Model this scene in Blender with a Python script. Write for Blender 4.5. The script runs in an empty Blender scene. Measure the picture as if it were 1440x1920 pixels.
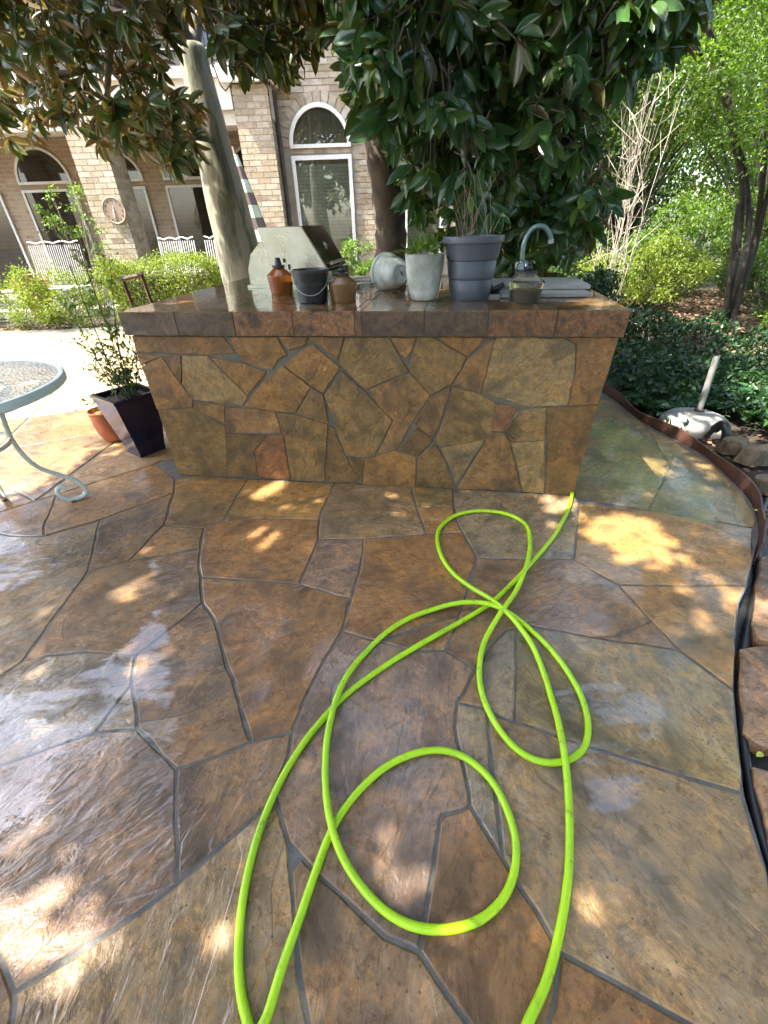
import bpy, math, random
import numpy as np
from mathutils import Vector, Matrix
# ------------------------------------------------------------------ camera
FPX, PITCH, ROLL, CAMH = 796.54, .5959, .033, 1.27
scn = bpy.context.scene
COL = scn.collection
_w = np.array([0, math.cos(PITCH), -math.sin(PITCH)]); _r = np.array([1., 0, 0]); _d = np.cross(_w, _r)
_r, _d = math.cos(ROLL)*_r+math.sin(ROLL)*_d, -math.sin(ROLL)*_r+math.cos(ROLL)*_d
CAM = np.array([0, 0, CAMH])
cd = bpy.data.cameras.new('camera'); co = bpy.data.objects.new('camera', cd); COL.objects.link(co)
M = Matrix.Identity(4)
for i in range(3):
    M[i][0] = _r[i]; M[i][1] = -_d[i]; M[i][2] = -_w[i]; M[i][3] = CAM[i]
co.matrix_world = M
cd.sensor_fit = 'HORIZONTAL'; cd.sensor_width = 36; cd.lens = 36*FPX/1440; cd.clip_end = 500; cd.clip_start = .02
scn.camera = co
# ------------------------------------------------------------------ sky, sun, exposure
SUN_EL, SUN_AZ = math.radians(60), math.radians(255)       # azimuth clockwise from +y: from the left, a little behind
SUNV = np.array([math.sin(SUN_AZ)*math.cos(SUN_EL), math.cos(SUN_AZ)*math.cos(SUN_EL), math.sin(SUN_EL)])
wd = bpy.data.worlds.new('World'); scn.world = wd; wd.use_nodes = True
nt = wd.node_tree; bg = nt.nodes['Background']
sky = nt.nodes.new('ShaderNodeTexSky'); sky.sky_type = 'NISHITA'; sky.sun_disc = False
sky.sun_elevation = SUN_EL; sky.sun_rotation = SUN_AZ; sky.dust_density = 2.5; sky.air_density = 1.0
nt.links.new(sky.outputs[0], bg.inputs[0]); bg.inputs[1].default_value = .15
sl = bpy.data.lights.new('sun', 'SUN'); sl.energy = 3.8; sl.angle = math.radians(.53); sl.color = (1, .94, .84)
so = bpy.data.objects.new('sun', sl); COL.objects.link(so)
so.rotation_euler = Vector(SUNV).to_track_quat('Z', 'Y').to_euler(); so.location = (-8, -3, 14)
vs = scn.view_settings; vs.view_transform = 'Standard'; vs.look = 'None'; vs.gamma = 1; vs.exposure = 2.6
try:
    vs.use_white_balance = True; vs.white_balance_temperature = 6700; vs.white_balance_tint = 10
except Exception: pass
scn.render.engine = 'CYCLES'
cy = scn.cycles; cy.use_denoising = True; cy.max_bounces = 4; cy.diffuse_bounces = 2; cy.glossy_bounces = 2
cy.transmission_bounces = 4; cy.transparent_max_bounces = 6; cy.caustics_reflective = False; cy.caustics_refractive = False
cy.sample_clamp_indirect = 6; cy.use_adaptive_sampling = True; cy.adaptive_threshold = .035
try: cy.denoiser = 'OPENIMAGEDENOISE'
except Exception: pass
# ------------------------------------------------------------------ helpers
rng = np.random.RandomState(11)
def ray(x, y): return ((x-720)/FPX)*_r+((y-960)/FPX)*_d+_w
def g(x, y, z=0.): v = ray(x, y); return CAM+v*((z-CAMH)/v[2])
def dy(x, y, Y): v = ray(x, y); return CAM+v*(Y/v[1])
def proj(P): q = np.asarray(P)-CAM; z = q@_w; return 720+FPX*(q@_r)/z, 960+FPX*(q@_d)/z
def nrm(a): a = np.asarray(a, float); return a/np.maximum(np.linalg.norm(a, axis=-1, keepdims=True), 1e-9)
def link(o, parent=None):
    COL.objects.link(o)
    if parent is not None: o.parent = parent
    return o
def mk(name, V, F, m, parent=None, smooth=False, loc=None):
    V = np.asarray(V, float)
    if loc is not None: V = V-np.asarray(loc)
    me = bpy.data.meshes.new(name)
    if isinstance(F, np.ndarray):
        n, k = F.shape
        me.vertices.add(len(V)); me.vertices.foreach_set('co', V.ravel())
        me.loops.add(n*k); me.loops.foreach_set('vertex_index', F.ravel().astype(np.int32))
        me.polygons.add(n); me.polygons.foreach_set('loop_start', np.arange(0, n*k, k, dtype=np.int32))
        me.polygons.foreach_set('loop_total', np.full(n, k, np.int32)); me.update(calc_edges=True); me.polygons.foreach_set('use_smooth', [False]*n)
    else:
        me.from_pydata([tuple(v) for v in V], [], [tuple(int(i) for i in f) for f in F]); me.update()
    if smooth:
        me.polygons.foreach_set('use_smooth', [True]*len(me.polygons))
        if len(me.polygons) < 20000: me.set_sharp_from_angle(angle=math.radians(50))
    me.materials.append(m)
    o = bpy.data.objects.new(name, me)
    if loc is not None: o.location = tuple(loc)
    return link(o, parent)
def tag(o, label=None, cat=None, group=None, kind=None):
    if label: o['label'] = label
    if cat: o['category'] = cat
    if group: o['group'] = group
    if kind: o['kind'] = kind
    return o
def empty(name, label, cat, group=None):
    o = bpy.data.objects.new(name, None); o.empty_display_size = .1; link(o); return tag(o, label, cat, group)
def seat(root, p):
    """put the thing's Empty at its base point, its parts keep their world place"""
    root.location = tuple(p)
    for c in root.children: c.location = Vector(c.location)-Vector(tuple(p))
def join(parts):
    V = []; F = []; n = 0
    for v, f in parts:
        V.append(np.asarray(v, float)); F += [tuple(int(i)+n for i in q) for q in f]; n += len(v)
    return np.concatenate(V), F
def box(a, b):
    (x0, y0, z0), (x1, y1, z1) = a, b
    return (np.array([(x0,y0,z0),(x1,y0,z0),(x1,y1,z0),(x0,y1,z0),(x0,y0,z1),(x1,y0,z1),(x1,y1,z1),(x0,y1,z1)]),
            [(0,3,2,1),(4,5,6,7),(0,1,5,4),(1,2,6,5),(2,3,7,6),(3,0,4,7)])
def prism(base, off):
    base = np.asarray(base, float); n = len(base); off = np.asarray(off, float)
    return (np.concatenate([base, base+off]), [tuple(range(n))[::-1], tuple(range(n, 2*n))]+[(i, (i+1) % n, n+(i+1) % n, n+i) for i in range(n)])
def spline(P, k=8, closed=False):
    P = np.asarray(P, float); n = len(P); out = []
    for i in range(n-1):
        p0, p1, p2, p3 = P[max(i-1, 0)], P[i], P[i+1], P[min(i+2, n-1)]
        for t in np.arange(k)/k:
            out.append(.5*(2*p1+(p2-p0)*t+(2*p0-5*p1+4*p2-p3)*t*t+(3*p1-p0-3*p2+p3)*t**3))
    out.append(P[-1]); return np.array(out)
def tube(P, R, n=8, cap=True):
    P = np.asarray(P, float); m = len(P); R = np.broadcast_to(np.asarray(R, float), (m,))
    T = nrm(np.gradient(P, axis=0)); a = np.array([0, 0, 1.]) if abs(T[0][2]) < .9 else np.array([1., 0, 0])
    N = nrm(np.cross(T[0], a)); V = []
    for i in range(m):
        N = nrm(N-T[i]*(N@T[i])); B = np.cross(T[i], N)
        for j in range(n):
            c = 2*math.pi*j/n; V.append(P[i]+R[i]*(math.cos(c)*N+math.sin(c)*B))
    F = [(i*n+j, i*n+(j+1) % n, (i+1)*n+(j+1) % n, (i+1)*n+j) for i in range(m-1) for j in range(n)]
    if cap: F += [tuple(range(n))[::-1], tuple(range((m-1)*n, m*n))]
    return np.array(V), F
def lathe(prof, n=32, c=(0, 0, 0), axis=None):
    V = []; F = []; m = len(prof)
    for r, z in prof:
        for j in range(n):
            a = 2*math.pi*j/n; V.append((r*math.cos(a), r*math.sin(a), z))
    V = np.array(V)
    for i in range(m-1):
        for j in range(n): F.append((i*n+j, i*n+(j+1) % n, (i+1)*n+(j+1) % n, (i+1)*n+j))
    if axis is not None:
        q = np.array(Vector((0, 0, 1)).rotation_difference(Vector(axis)).to_matrix()); V = V@q.T
    return V+np.asarray(c), F
# ------------------------------------------------------------------ materials
class NT:
    def __init__(s, name):
        s.m = bpy.data.materials.new(name); s.m.use_nodes = True; s.t = s.m.node_tree; s.p = s.t.nodes['Principled BSDF']; s.out = s.t.nodes['Material Output']
    def n(s, kind, **kw):
        x = s.t.nodes.new('ShaderNode'+kind)
        for k, v in kw.items():
            if k in x.inputs.keys() if isinstance(k, str) else False: x.inputs[k].default_value = v
            else: setattr(x, k, v)
        return x
    def l(s, a, b): s.t.links.new(a, b)
    def coord(s, kind='Object', scale=(1, 1, 1)):
        c = s.n('TexCoord'); mp = s.n('Mapping'); mp.inputs['Scale'].default_value = scale; s.l(c.outputs[kind], mp.inputs[0]); return mp.outputs[0]
    def noise(s, vec, scale, detail=5, rough=.55, dist=0):
        x = s.n('TexNoise'); x.inputs['Scale'].default_value = scale; x.inputs['Detail'].default_value = detail
        x.inputs['Roughness'].default_value = rough; x.inputs['Distortion'].default_value = dist; s.l(vec, x.inputs['Vector']); return x.outputs[0]
    def ramp(s, fac, stops, interp='LINEAR'):
        x = s.n('ValToRGB'); e = x.color_ramp.elements; x.color_ramp.interpolation = interp
        while len(e) > 1: e.remove(e[-1])
        for i, (p, c) in enumerate(stops):
            q = e[0] if i == 0 else e.new(p); q.position = p; q.color = c if len(c) == 4 else (*c, 1)
        s.l(fac, x.inputs[0]); return x.outputs[0]
    def gray(s, fac, a, b, va=0, vb=1): return s.ramp(fac, [(a, (va,)*3), (b, (vb,)*3)])
    def mix(s, fac, a, b, blend='MIX'):
        x = s.n('Mix'); x.data_type = 'RGBA'; x.blend_type = blend
        for v, k in ((fac, 0), (a, 6), (b, 7)):
            if isinstance(v, (int, float)): x.inputs[k].default_value = v
            elif isinstance(v, tuple): x.inputs[k].default_value = v if len(v) == 4 else (*v, 1)
            else: s.l(v, x.inputs[k])
        return x.outputs[2]
    def math(s, op, a, b=0., clamp=False):
        x = s.n('Math'); x.operation = op; x.use_clamp = clamp
        for v, k in ((a, 0), (b, 1)):
            if isinstance(v, (int, float)): x.inputs[k].default_value = v
            else: s.l(v, x.inputs[k])
        return x.outputs[0]
    def bump(s, h, strength, dist=.01, prev=None):
        x = s.n('Bump'); x.inputs['Strength'].default_value = strength; x.inputs['Distance'].default_value = dist; s.l(h, x.inputs['Height'])
        if prev is not None: s.l(prev, x.inputs['Normal'])
        return x.outputs[0]
    def set(s, **kw):
        for k, v in kw.items():
            k = k.replace('_', ' ')
            if isinstance(v, (int, float)): s.p.inputs[k].default_value = v
            elif isinstance(v, tuple): s.p.inputs[k].default_value = v if len(v) == 4 else (*v, 1)
            else: s.l(v, s.p.inputs[k])
        return s
def plain(name, col, rough=.5, metal=0, col2=None, nscale=8, bump=0, bscale=60, spec=None, coat=0):
    a = NT(name); v = a.coord(); c2 = col2 or tuple(x*.7 for x in col)
    f = a.noise(v, nscale, 6, .6); a.set(Base_Color=a.ramp(f, [(.35, c2), (.65, col)]), Metallic=metal, Roughness=a.gray(a.noise(v, nscale*2.3), .3, .7, rough*.8, min(1, rough*1.2)))
    if bump: a.set(Normal=a.bump(a.noise(v, bscale, 4), bump, .004))
    if spec is not None: a.set(Specular_IOR_Level=spec)
    if coat: a.set(Coat_Weight=coat, Coat_Roughness=.06)
    return a.m
def stone_mat(name, wet=.5, bumpk=1., streak=(1, 2.0, 1), mot=1., sc=1.):
    """wet cleft slate: the tint comes from each stone's own object colour"""
    a = NT(name); oi = a.n('ObjectInfo'); base = oi.outputs['Color']
    rv = a.n('VectorMath'); rv.operation = 'SCALE'; cmb = a.n('CombineXYZ'); a.l(oi.outputs['Random'], cmb.inputs[0]); a.l(oi.outputs['Random'], cmb.inputs[2]); a.l(cmb.outputs[0], rv.inputs[0]); rv.inputs['Scale'].default_value = 37
    def shifted(sc_):
        add = a.n('VectorMath'); add.operation = 'ADD'; a.l(a.coord('Object', sc_), add.inputs[0]); a.l(rv.outputs[0], add.inputs[1]); return add.outputs[0]
    v = shifted((sc,)*3); vs_ = shifted(tuple(sc*q for q in streak)); w = a.n('NewGeometry').outputs['Position']
    rel = oi.outputs['Alpha']
    n1 = a.noise(v, 3.0, 4, .66, .8); n2 = a.noise(vs_, 5.5, 4, .6, .5); n3 = a.noise(v, 30, 5, .78); n7 = a.noise(vs_, 13, 4, .62, .5)
    mixn = a.math('ADD', a.math('MULTIPLY', n1, .5), a.math('ADD', a.math('MULTIPLY', n2, .22), a.math('MULTIPLY', n3, .28)))
    mixn = a.math('ADD', a.math('MULTIPLY', a.math('SUBTRACT', mixn, .5), 3.0), .5)
    t = lambda *c: tuple(1+(x-1)*mot for x in c)
    mul = a.ramp(mixn, [(.22, t(.36, .35, .35)), (.38, t(.68, .62, .55)), (.48, t(1.05, .95, .8)), (.56, t(1.32, 1.06, .7)), (.64, t(1.0, .85, .66)), (.8, t(1.9, 1.75, 1.5))])
    col = a.mix(1., base, mul, 'MULTIPLY')
    col = a.mix(a.gray(n3, .52, .6, 0, .7*mot), col, a.mix(1., col, (.42, .38, .34), 'MULTIPLY'))
    col = a.mix(a.gray(n3, .47, .38, 0, .75*mot), col, a.mix(1., col, (1.55, 1.42, 1.2), 'MULTIPLY'))
    n9 = a.noise(v, 9.5, 5, .72, 1.1); n10 = a.noise(v, 7, 5, .74, .8)
    col = a.mix(a.gray(n9, .535, .565, 0, .8*mot), col, a.mix(1., col, (1.5, 1.3, 1.0), 'MULTIPLY'))
    col = a.mix(a.gray(n10, .47, .44, 0, .7*mot), col, a.mix(1., col, (.55, .52, .5), 'MULTIPLY'))
    vo = a.n('TexVoronoi'); vo.inputs['Scale'].default_value = 60; a.l(v, vo.inputs['Vector'])
    pit = a.math('MULTIPLY', a.gray(vo.outputs['Distance'], .10, .2, .8, 0), a.gray(n1, .56, .61)); col = a.mix(pit, col, (.03, .024, .018))
    # cleft steps: thin layers breaking along warped contour lines
    lay = a.math('MULTIPLY', a.noise(vs_, 2.2, 3, .5, 1.0), 8.); st = a.math('FRACT', lay); lev = a.math('SUBTRACT', lay, st)
    step = a.math('ADD', lev, a.gray(st, .0, .12))
    h = a.math('ADD', a.math('MULTIPLY', rel, a.math('ADD', a.math('MULTIPLY', step, .0022), a.math('MULTIPLY', n7, .011))), a.math('ADD', a.math('MULTIPLY', n2, .005), a.math('MULTIPLY', n3, .0026)))
    nb = a.bump(h, bumpk, 1.)
    wmask = a.gray(a.noise(w, 2.1, 4, .55, .5), .62-wet*.40, .72-wet*.34)
    hw = a.math('ADD', a.math('MULTIPLY', rel, a.math('ADD', a.math('MULTIPLY', step, .0016), a.math('MULTIPLY', n7, .0075))), a.math('MULTIPLY', n2, .0024)); wb = a.bump(hw, .9*bumpk, 1.)
    a.set(Base_Color=col, Roughness=a.mix(wmask, (.5,)*3, (.33,)*3), Normal=nb, Specular_IOR_Level=.4,
          Coat_Weight=wmask, Coat_Roughness=.04, Coat_IOR=1.5, Coat_Normal=wb)
    return a.m
def leaf_mat(name, cols, back=None, rough=.4, trans=.35, tcol=None, spec=.5):
    a = NT(name); geo = a.n('NewGeometry'); oi = a.n('ObjectInfo')
    f = a.math('FRACT', a.math('ADD', geo.outputs['Random Per Island'], oi.outputs['Random']))
    k = len(cols); c = a.ramp(f, [(i/max(1, k-1), x) for i, x in enumerate(cols)])
    if back: c = a.mix(geo.outputs['Backfacing'], c, a.ramp(f, [(0, back[0]), (1, back[1])]))
    a.set(Base_Color=c, Roughness=rough, Specular_IOR_Level=spec)
    tr = a.n('BsdfTranslucent'); a.l(a.mix(1., c, tcol or (1.6, 1.7, .6), 'MULTIPLY'), tr.inputs[0])
    mx = a.n('MixShader'); mx.inputs[0].default_value = trans; a.l(a.p.outputs[0], mx.inputs[1]); a.l(tr.outputs[0], mx.inputs[2]); a.l(mx.outputs[0], a.out.inputs[0])
    return a.m
def glass_mat(name, tint=(.5, .55, .5), refl=.3, rough=.01):
    a = NT(name); t = a.n('BsdfTransparent'); t.inputs[0].default_value = (*tint, 1); gl = a.n('BsdfGlossy'); gl.inputs['Roughness'].default_value = rough
    mx = a.n('MixShader'); fr = a.n('Fresnel'); fr.inputs[0].default_value = 1.5
    a.l(a.math('ADD', a.math('MULTIPLY', fr.outputs[0], 1.), refl, True), mx.inputs[0]); a.l(t.outputs[0], mx.inputs[1]); a.l(gl.outputs[0], mx.inputs[2]); a.l(mx.outputs[0], a.out.inputs[0])
    return a.m
MT = {}
MT['patio'] = stone_mat('wet_flagstone', .42, .85, mot=.78)
MT['patio_dry'] = stone_mat('dry_flagstone', .1, .7)
MT['face'] = stone_mat('veneer_stone', .12, .9, (1, 1.8, 1.8), .72, 1.5)
MT['tile'] = stone_mat('glazed_slate_tile', .85, .12, (1, 1.4, 1.4), 1.3, 4.5)
MT['mortar'] = plain('grey_mortar', (.14, .138, .12), .7, 0, (.075, .074, .065), 20, .5, 140)
MT['mortar2'] = plain('brown_grey_mortar', (.13, .122, .095), .75, 0, (.075, .07, .055), 14, .4, 140)
MT['soil'] = plain('dark_soil', (.06, .045, .032), .9, 0, (.02, .015, .011), 6, 1., 40)
MT['wetsoil'] = plain('wet_black_soil', (.02, .018, .016), .3, 0, (.008, .008, .007), 9, .8, 60)
MT['steel'] = plain('brushed_steel', (.66, .67, .58), .3, .9, (.52, .54, .44), 5, .06, 90)
MT['steel_dark'] = plain('mirror_steel', (.33, .34, .3), .14, 1., (.24, .25, .22), 6)
MT['black'] = plain('black_plastic', (.012, .012, .013), .35, 0, (.02, .02, .02), 12)
MT['iron'] = plain('black_iron', (.02, .02, .02), .5, .2)
MT['rust'] = plain('rusty_iron', (.07, .035, .02), .8, 0, (.03, .016, .01), 20, .5, 80)
MT['greypot'] = plain('charcoal_plastic', (.085, .1, .12), .42, 0, (.07, .08, .095), 5)
MT['whitepot'] = plain('weathered_white_plastic', (.62, .63, .57), .5, 0, (.3, .32, .26), 9, .1, 50)
MT['terracotta'] = plain('terracotta', (.42, .13, .055), .6, 0, (.3, .09, .04), 8, .15, 70)
MT['blueglaze'] = plain('dark_blue_glaze', (.007, .008, .024), .14, 0, (.01, .011, .03), 5)
MT['greenpaint'] = plain('pale_green_painted_metal', (.6, .68, .63), .35, 0, (.52, .6, .55), 14, .08, 60)
a = NT('lime_hose'); v = a.coord(); nz = a.noise(v, 30, 5, .7); a.set(Base_Color=a.mix(a.gray(nz, .56, .68, 0, .55), a.ramp(a.noise(v, 3, 3), [(.4, (.32, .56, .008)), (.6, (.4, .66, .008))]), (.1, .15, .02)), Roughness=a.gray(nz, .35, .65, .3, .5), Normal=a.bump(a.noise(v, 160, 2), .12, .002)); MT['hose'] = a.m
MT['edging'] = plain('brown_edging', (.085, .04, .03), .5, 0, (.085, .036, .026), 8, .1, 40)
MT['concrete'] = plain('painted_concrete', (.36, .36, .33), .7, 0, (.22, .215, .19), 7, .4, 60)
MT['greymetal'] = plain('grey_metal_tube', (.4, .4, .38), .45, .3, (.3, .3, .28), 12)
MT['white'] = plain('white_paint', (.78, .77, .72), .5, 0, (.7, .69, .64), 3)
MT['cream'] = plain('cream_trim', (.6, .55, .45), .6, 0, (.52, .48, .39), 3)
MT['board'] = plain('grey_board', (.33, .33, .31), .6, 0, (.24, .24, .22), 6, .1, 60)
MT['faucet'] = plain('verdigris_pipe', (.2, .3, .28), .32, .5, (.13, .2, .18), 20)
MT['room_shade'] = plain('room_shade', (.03, .03, .028), .9)  # near-black sheet close behind the glass, stands for the unlit room
MT['roof'] = plain('grey_shingle', (.1, .095, .09), .9, 0, None, 10, .5, 50)
MT['bark_mag'] = plain('magnolia_bark', (.11, .09, .07), .9, 0, (.05, .04, .032), 9, .9, 38)
MT['bark_dark'] = plain('dark_bark', (.06, .052, .045), .9, 0, (.03, .026, .022), 9, .8, 30)
MT['twig'] = plain('tan_twig', (.28, .22, .15), .8, 0, (.17, .13, .09), 9)
MT['deadtwig'] = plain('bleached_twig', (.55, .5, .42), .85, 0, (.4, .35, .28), 6)
a = NT('crape_bark'); v = a.coord('Object', (1, 1, .22)); f = a.noise(v, 7, 7, .62, .6)
a.set(Base_Color=a.ramp(f, [(.34, (.04, .05, .03)), (.45, (.12, .13, .085)), (.53, (.24, .235, .175)), (.62, (.16, .16, .115))]), Roughness=.75, Normal=a.bump(a.noise(v, 14, 6), .45, .012)); MT['crape'] = a.m
MT['maglf'] = leaf_mat('magnolia_leaf', [(.028, .08, .028), (.038, .1, .032), (.06, .13, .034), (.032, .09, .032), (.12, .18, .035)], [(.07, .1, .035), (.12, .1, .045)], .2, .22, (1.6, 1.9, .5), .55)
MT['maglf2'] = leaf_mat('magnolia_leaf_bronze', [(.035, .075, .022), (.055, .095, .028), (.06, .115, .026), (.035, .06, .022), (.13, .16, .035)], [(.1, .09, .04), (.18, .13, .06)], .26, .28, (1.5, 1.4, .5), .55)
MT['lfbright'] = leaf_mat('bright_leaf', [(.085, .16, .025), (.12, .2, .03), (.06, .13, .02), (.15, .22, .04)], None, .5, .45)
MT['lfmid'] = leaf_mat('mid_leaf', [(.05, .1, .02), (.065, .13, .024), (.09, .16, .03)], None, .5, .4)
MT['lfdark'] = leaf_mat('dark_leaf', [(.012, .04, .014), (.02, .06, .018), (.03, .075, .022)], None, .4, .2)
MT['lfyellow'] = leaf_mat('yellow_green_leaf', [(.12, .18, .02), (.17, .21, .025), (.09, .15, .02)], None, .5, .4)
MT['lfcanopy'] = leaf_mat('canopy_leaf', [(.03, .07, .018), (.045, .1, .02)], None, .5, .3)
MT['fern'] = leaf_mat('fern_frond', [(.02, .075, .022), (.03, .1, .028), (.045, .12, .03)], None, .38, .25)
MT['litter'] = leaf_mat('fallen_leaf', [(.16, .08, .04), (.26, .15, .08), (.1, .055, .03), (.32, .22, .13)], None, .7, .1)
MT['yleaf'] = plain('yellow_leaf', (.55, .5, .05), .5, 0, (.4, .42, .06), 30)
a = NT('amber_glass'); a.set(Base_Color=(.55, .16, .03), Roughness=.12, Transmission_Weight=.55, IOR=1.45); MT['amber'] = a.m
a = NT('brown_glass'); a.set(Base_Color=(.3, .16, .06), Roughness=.2, Transmission_Weight=.4, IOR=1.45); MT['brownglass'] = a.m
a = NT('clear_glass'); a.set(Base_Color=(.92, .84, .62), Roughness=.06, Transmission_Weight=.95, IOR=1.2); MT['clearglass'] = a.m
a = NT('crystal'); a.set(Base_Color=(.95, .97, .97), Roughness=.05, Transmission_Weight=.9, IOR=1.45); MT['crystal'] = a.m
MT['oilamber'] = plain('amber_oil', (.42, .1, .02), .2); MT['oilyellow'] = plain('yellow_oil', (.6, .36, .07), .3); MT['oilbrown'] = plain('brown_oil', (.2, .09, .03), .3)
MT['pane'] = glass_mat('window_glass', (.75, .8, .76), .16); MT['pane2'] = glass_mat('porch_glass', (.4, .42, .4), .05)
MT['blind'] = plain('green_white_blind', (.74, .82, .7), .6)
a = NT('rippled_glass'); v = a.coord('Object'); vo = a.n('TexVoronoi'); vo.inputs['Scale'].default_value = 75; a.l(v, vo.inputs['Vector'])
bn = a.bump(vo.outputs['Distance'], 1., .006); tb = a.n('BsdfTransparent'); tb.inputs[0].default_value = (.8, .8, .72, 1)
a.set(Base_Color=(.72, .68, .55), Roughness=.15, Normal=bn, Specular_IOR_Level=.9); mx = a.n('MixShader')
a.l(a.gray(vo.outputs['Distance'], .15, .55, .25, .8), mx.inputs[0]); a.l(tb.outputs[0], mx.inputs[1]); a.l(a.p.outputs[0], mx.inputs[2]); a.l(mx.outputs[0], a.out.inputs[0]); MT['ripple'] = a.m
a = NT('brick_unit'); geo = a.n('NewGeometry'); oi = a.n('ObjectInfo'); f = a.math('FRACT', a.math('ADD', geo.outputs['Random Per Island'], oi.outputs['Random']))
c = a.ramp(f, [(0, (.3, .235, .15)), (.2, (.4, .33, .225)), (.45, (.48, .41, .3)), (.7, (.36, .28, .18)), (.9, (.53, .475, .37)), (1, (.24, .17, .11))])
v = a.n('NewGeometry').outputs['Position']; c = a.mix(a.gray(a.noise(v, 14, 6, .7), .4, .7, 0, .6), c, a.mix(1., c, (.55, .5, .45), 'MULTIPLY')); c = a.mix(a.gray(a.noise(v, 5, 5, .7), .55, .7, 0, .5), c, (.62, .56, .47))
a.set(Base_Color=c, Roughness=.85, Normal=a.bump(a.noise(v, 60, 4), .5, .006)); MT['brick'] = a.m
a = NT('brick_far'); cc = a.n('TexCoord'); cx = a.n('SeparateXYZ'); a.l(cc.outputs['Object'], cx.inputs[0]); cb = a.n('CombineXYZ'); a.l(cx.outputs[0], cb.inputs[0]); a.l(cx.outputs[2], cb.inputs[1])
bt = a.n('TexBrick'); a.l(cb.outputs[0], bt.inputs['Vector']); bt.inputs['Scale'].default_value = 1; bt.inputs['Brick Width'].default_value = .21; bt.inputs['Row Height'].default_value = .08
bt.inputs['Mortar Size'].default_value = .006; bt.inputs['Color1'].default_value = (.4, .3, .2, 1); bt.inputs['Color2'].default_value = (.28, .18, .11, 1); bt.inputs['Mortar'].default_value = (.42, .38, .32, 1)
a.set(Base_Color=a.mix(a.gray(a.noise(cc.outputs['Object'], 3, 6, .7), .4, .7, 0, .5), bt.outputs['Color'], (.5, .4, .28)), Roughness=.9, Normal=a.bump(bt.outputs['Fac'], -.5, .01)); MT['brickfar'] = a.m
MT['brickmortar'] = plain('brick_mortar', (.38, .34, .27), .9, 0, (.3, .26, .2), 6, .4, 80)
# ------------------------------------------------------------------ leaf builders
SMALL = np.array([(0, 0, 0), (.45, .5, .06), (1, 0, -.08), (.45, -.5, .06)]); SMALL_F = [(0, 1, 2), (0, 2, 3)]
def big_leaf(rows=5, curl=.16, fold=.22):
    V = []; F = []
    for i in range(rows):
        t = i/(rows-1); w = .5*math.sin(math.pi*min(1, .05+t*.93)**1.05)**.75 if 0 < i < rows-1 else (.06 if i == 0 else .03)
        z = -curl*t*t
        V += [(t, w, z+fold*w), (t, 0, z), (t, -w, z+fold*w)]
    for i in range(rows-1):
        a_ = i*3; F += [(a_, a_+1, a_+4, a_+3), (a_+1, a_+2, a_+5, a_+4)]
    return np.array(V), F
BIG, BIG_F = big_leaf()
def frames(D, N):
    D = nrm(D); S = nrm(np.cross(N, D)); return D, S, np.cross(D, S)
def leaves(P, D, N, L, W, T=SMALL, TF=SMALL_F):
    D, S, N = frames(D, N); L = np.broadcast_to(np.asarray(L, float), (len(P),)); W = np.broadcast_to(np.asarray(W, float), (len(P),))
    V = P[:, None]+T[None, :, :1]*(D*L[:, None])[:, None]+T[None, :, 1:2]*(S*W[:, None])[:, None]+T[None, :, 2:]*(N*L[:, None])[:, None]
    F = (np.arange(len(P))*len(T))[:, None, None]+np.array(TF)[None]
    return V.reshape(-1, 3), F.reshape(-1, len(TF[0]))
def rdir(n, r=rng): return nrm(r.normal(size=(n, 3)))
def clumps(C, R, n, r, flat=1., fill=.55):
    """n leaves per clump, more on the outside of the clump"""
    k = len(C); D = rdir(k*n, r); rad = r.uniform(fill, 1., (k*n, 1))**1
    P = np.repeat(C, n, 0)+D*rad*np.repeat(np.broadcast_to(np.asarray(R, float), (k,)), n)[:, None]*np.array([1, 1, flat])
    return P, D
def ellipsoid_points(c, rad, n, r, shell=.45):
    D = rdir(n, r); t = r.uniform(shell**3, 1, (n, 1))**(1/3.); return np.asarray(c)+D*t*np.asarray(rad)
def inpoly(x, y, poly):
    poly = np.asarray(poly, float); ins = np.zeros(len(x), bool); j = len(poly)-1
    for i in range(len(poly)):
        xi, yi = poly[i]; xj, yj = poly[j]
        ins ^= ((yi > y) != (yj > y)) & (x < (xj-xi)*(y-yi)/(yj-yi+1e-12)+xi); j = i
    return ins
# ------------------------------------------------------------------ ground
def grid_sheet(name, x0, x1, y0, y1, nx, ny, z, amp, m):
    X, Y = np.meshgrid(np.linspace(x0, x1, nx), np.linspace(y0, y1, ny)); Z = z+amp*(np.sin(X*1.7+Y*.6)+np.sin(Y*2.1-X*.8)+np.sin(X*4.1)*.4)
    V = np.stack([X, Y, Z], -1).reshape(-1, 3); i = np.arange((ny-1)*(nx-1)); q = (i//(nx-1))*nx+i % (nx-1)
    return tag(mk(name, V, np.stack([q, q+1, q+nx+1, q+nx], 1), m, None, True), kind='structure')
ground = grid_sheet('ground', -60, 60, -40, 80, 120, 120, -.075, .006, MT['soil'])
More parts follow.
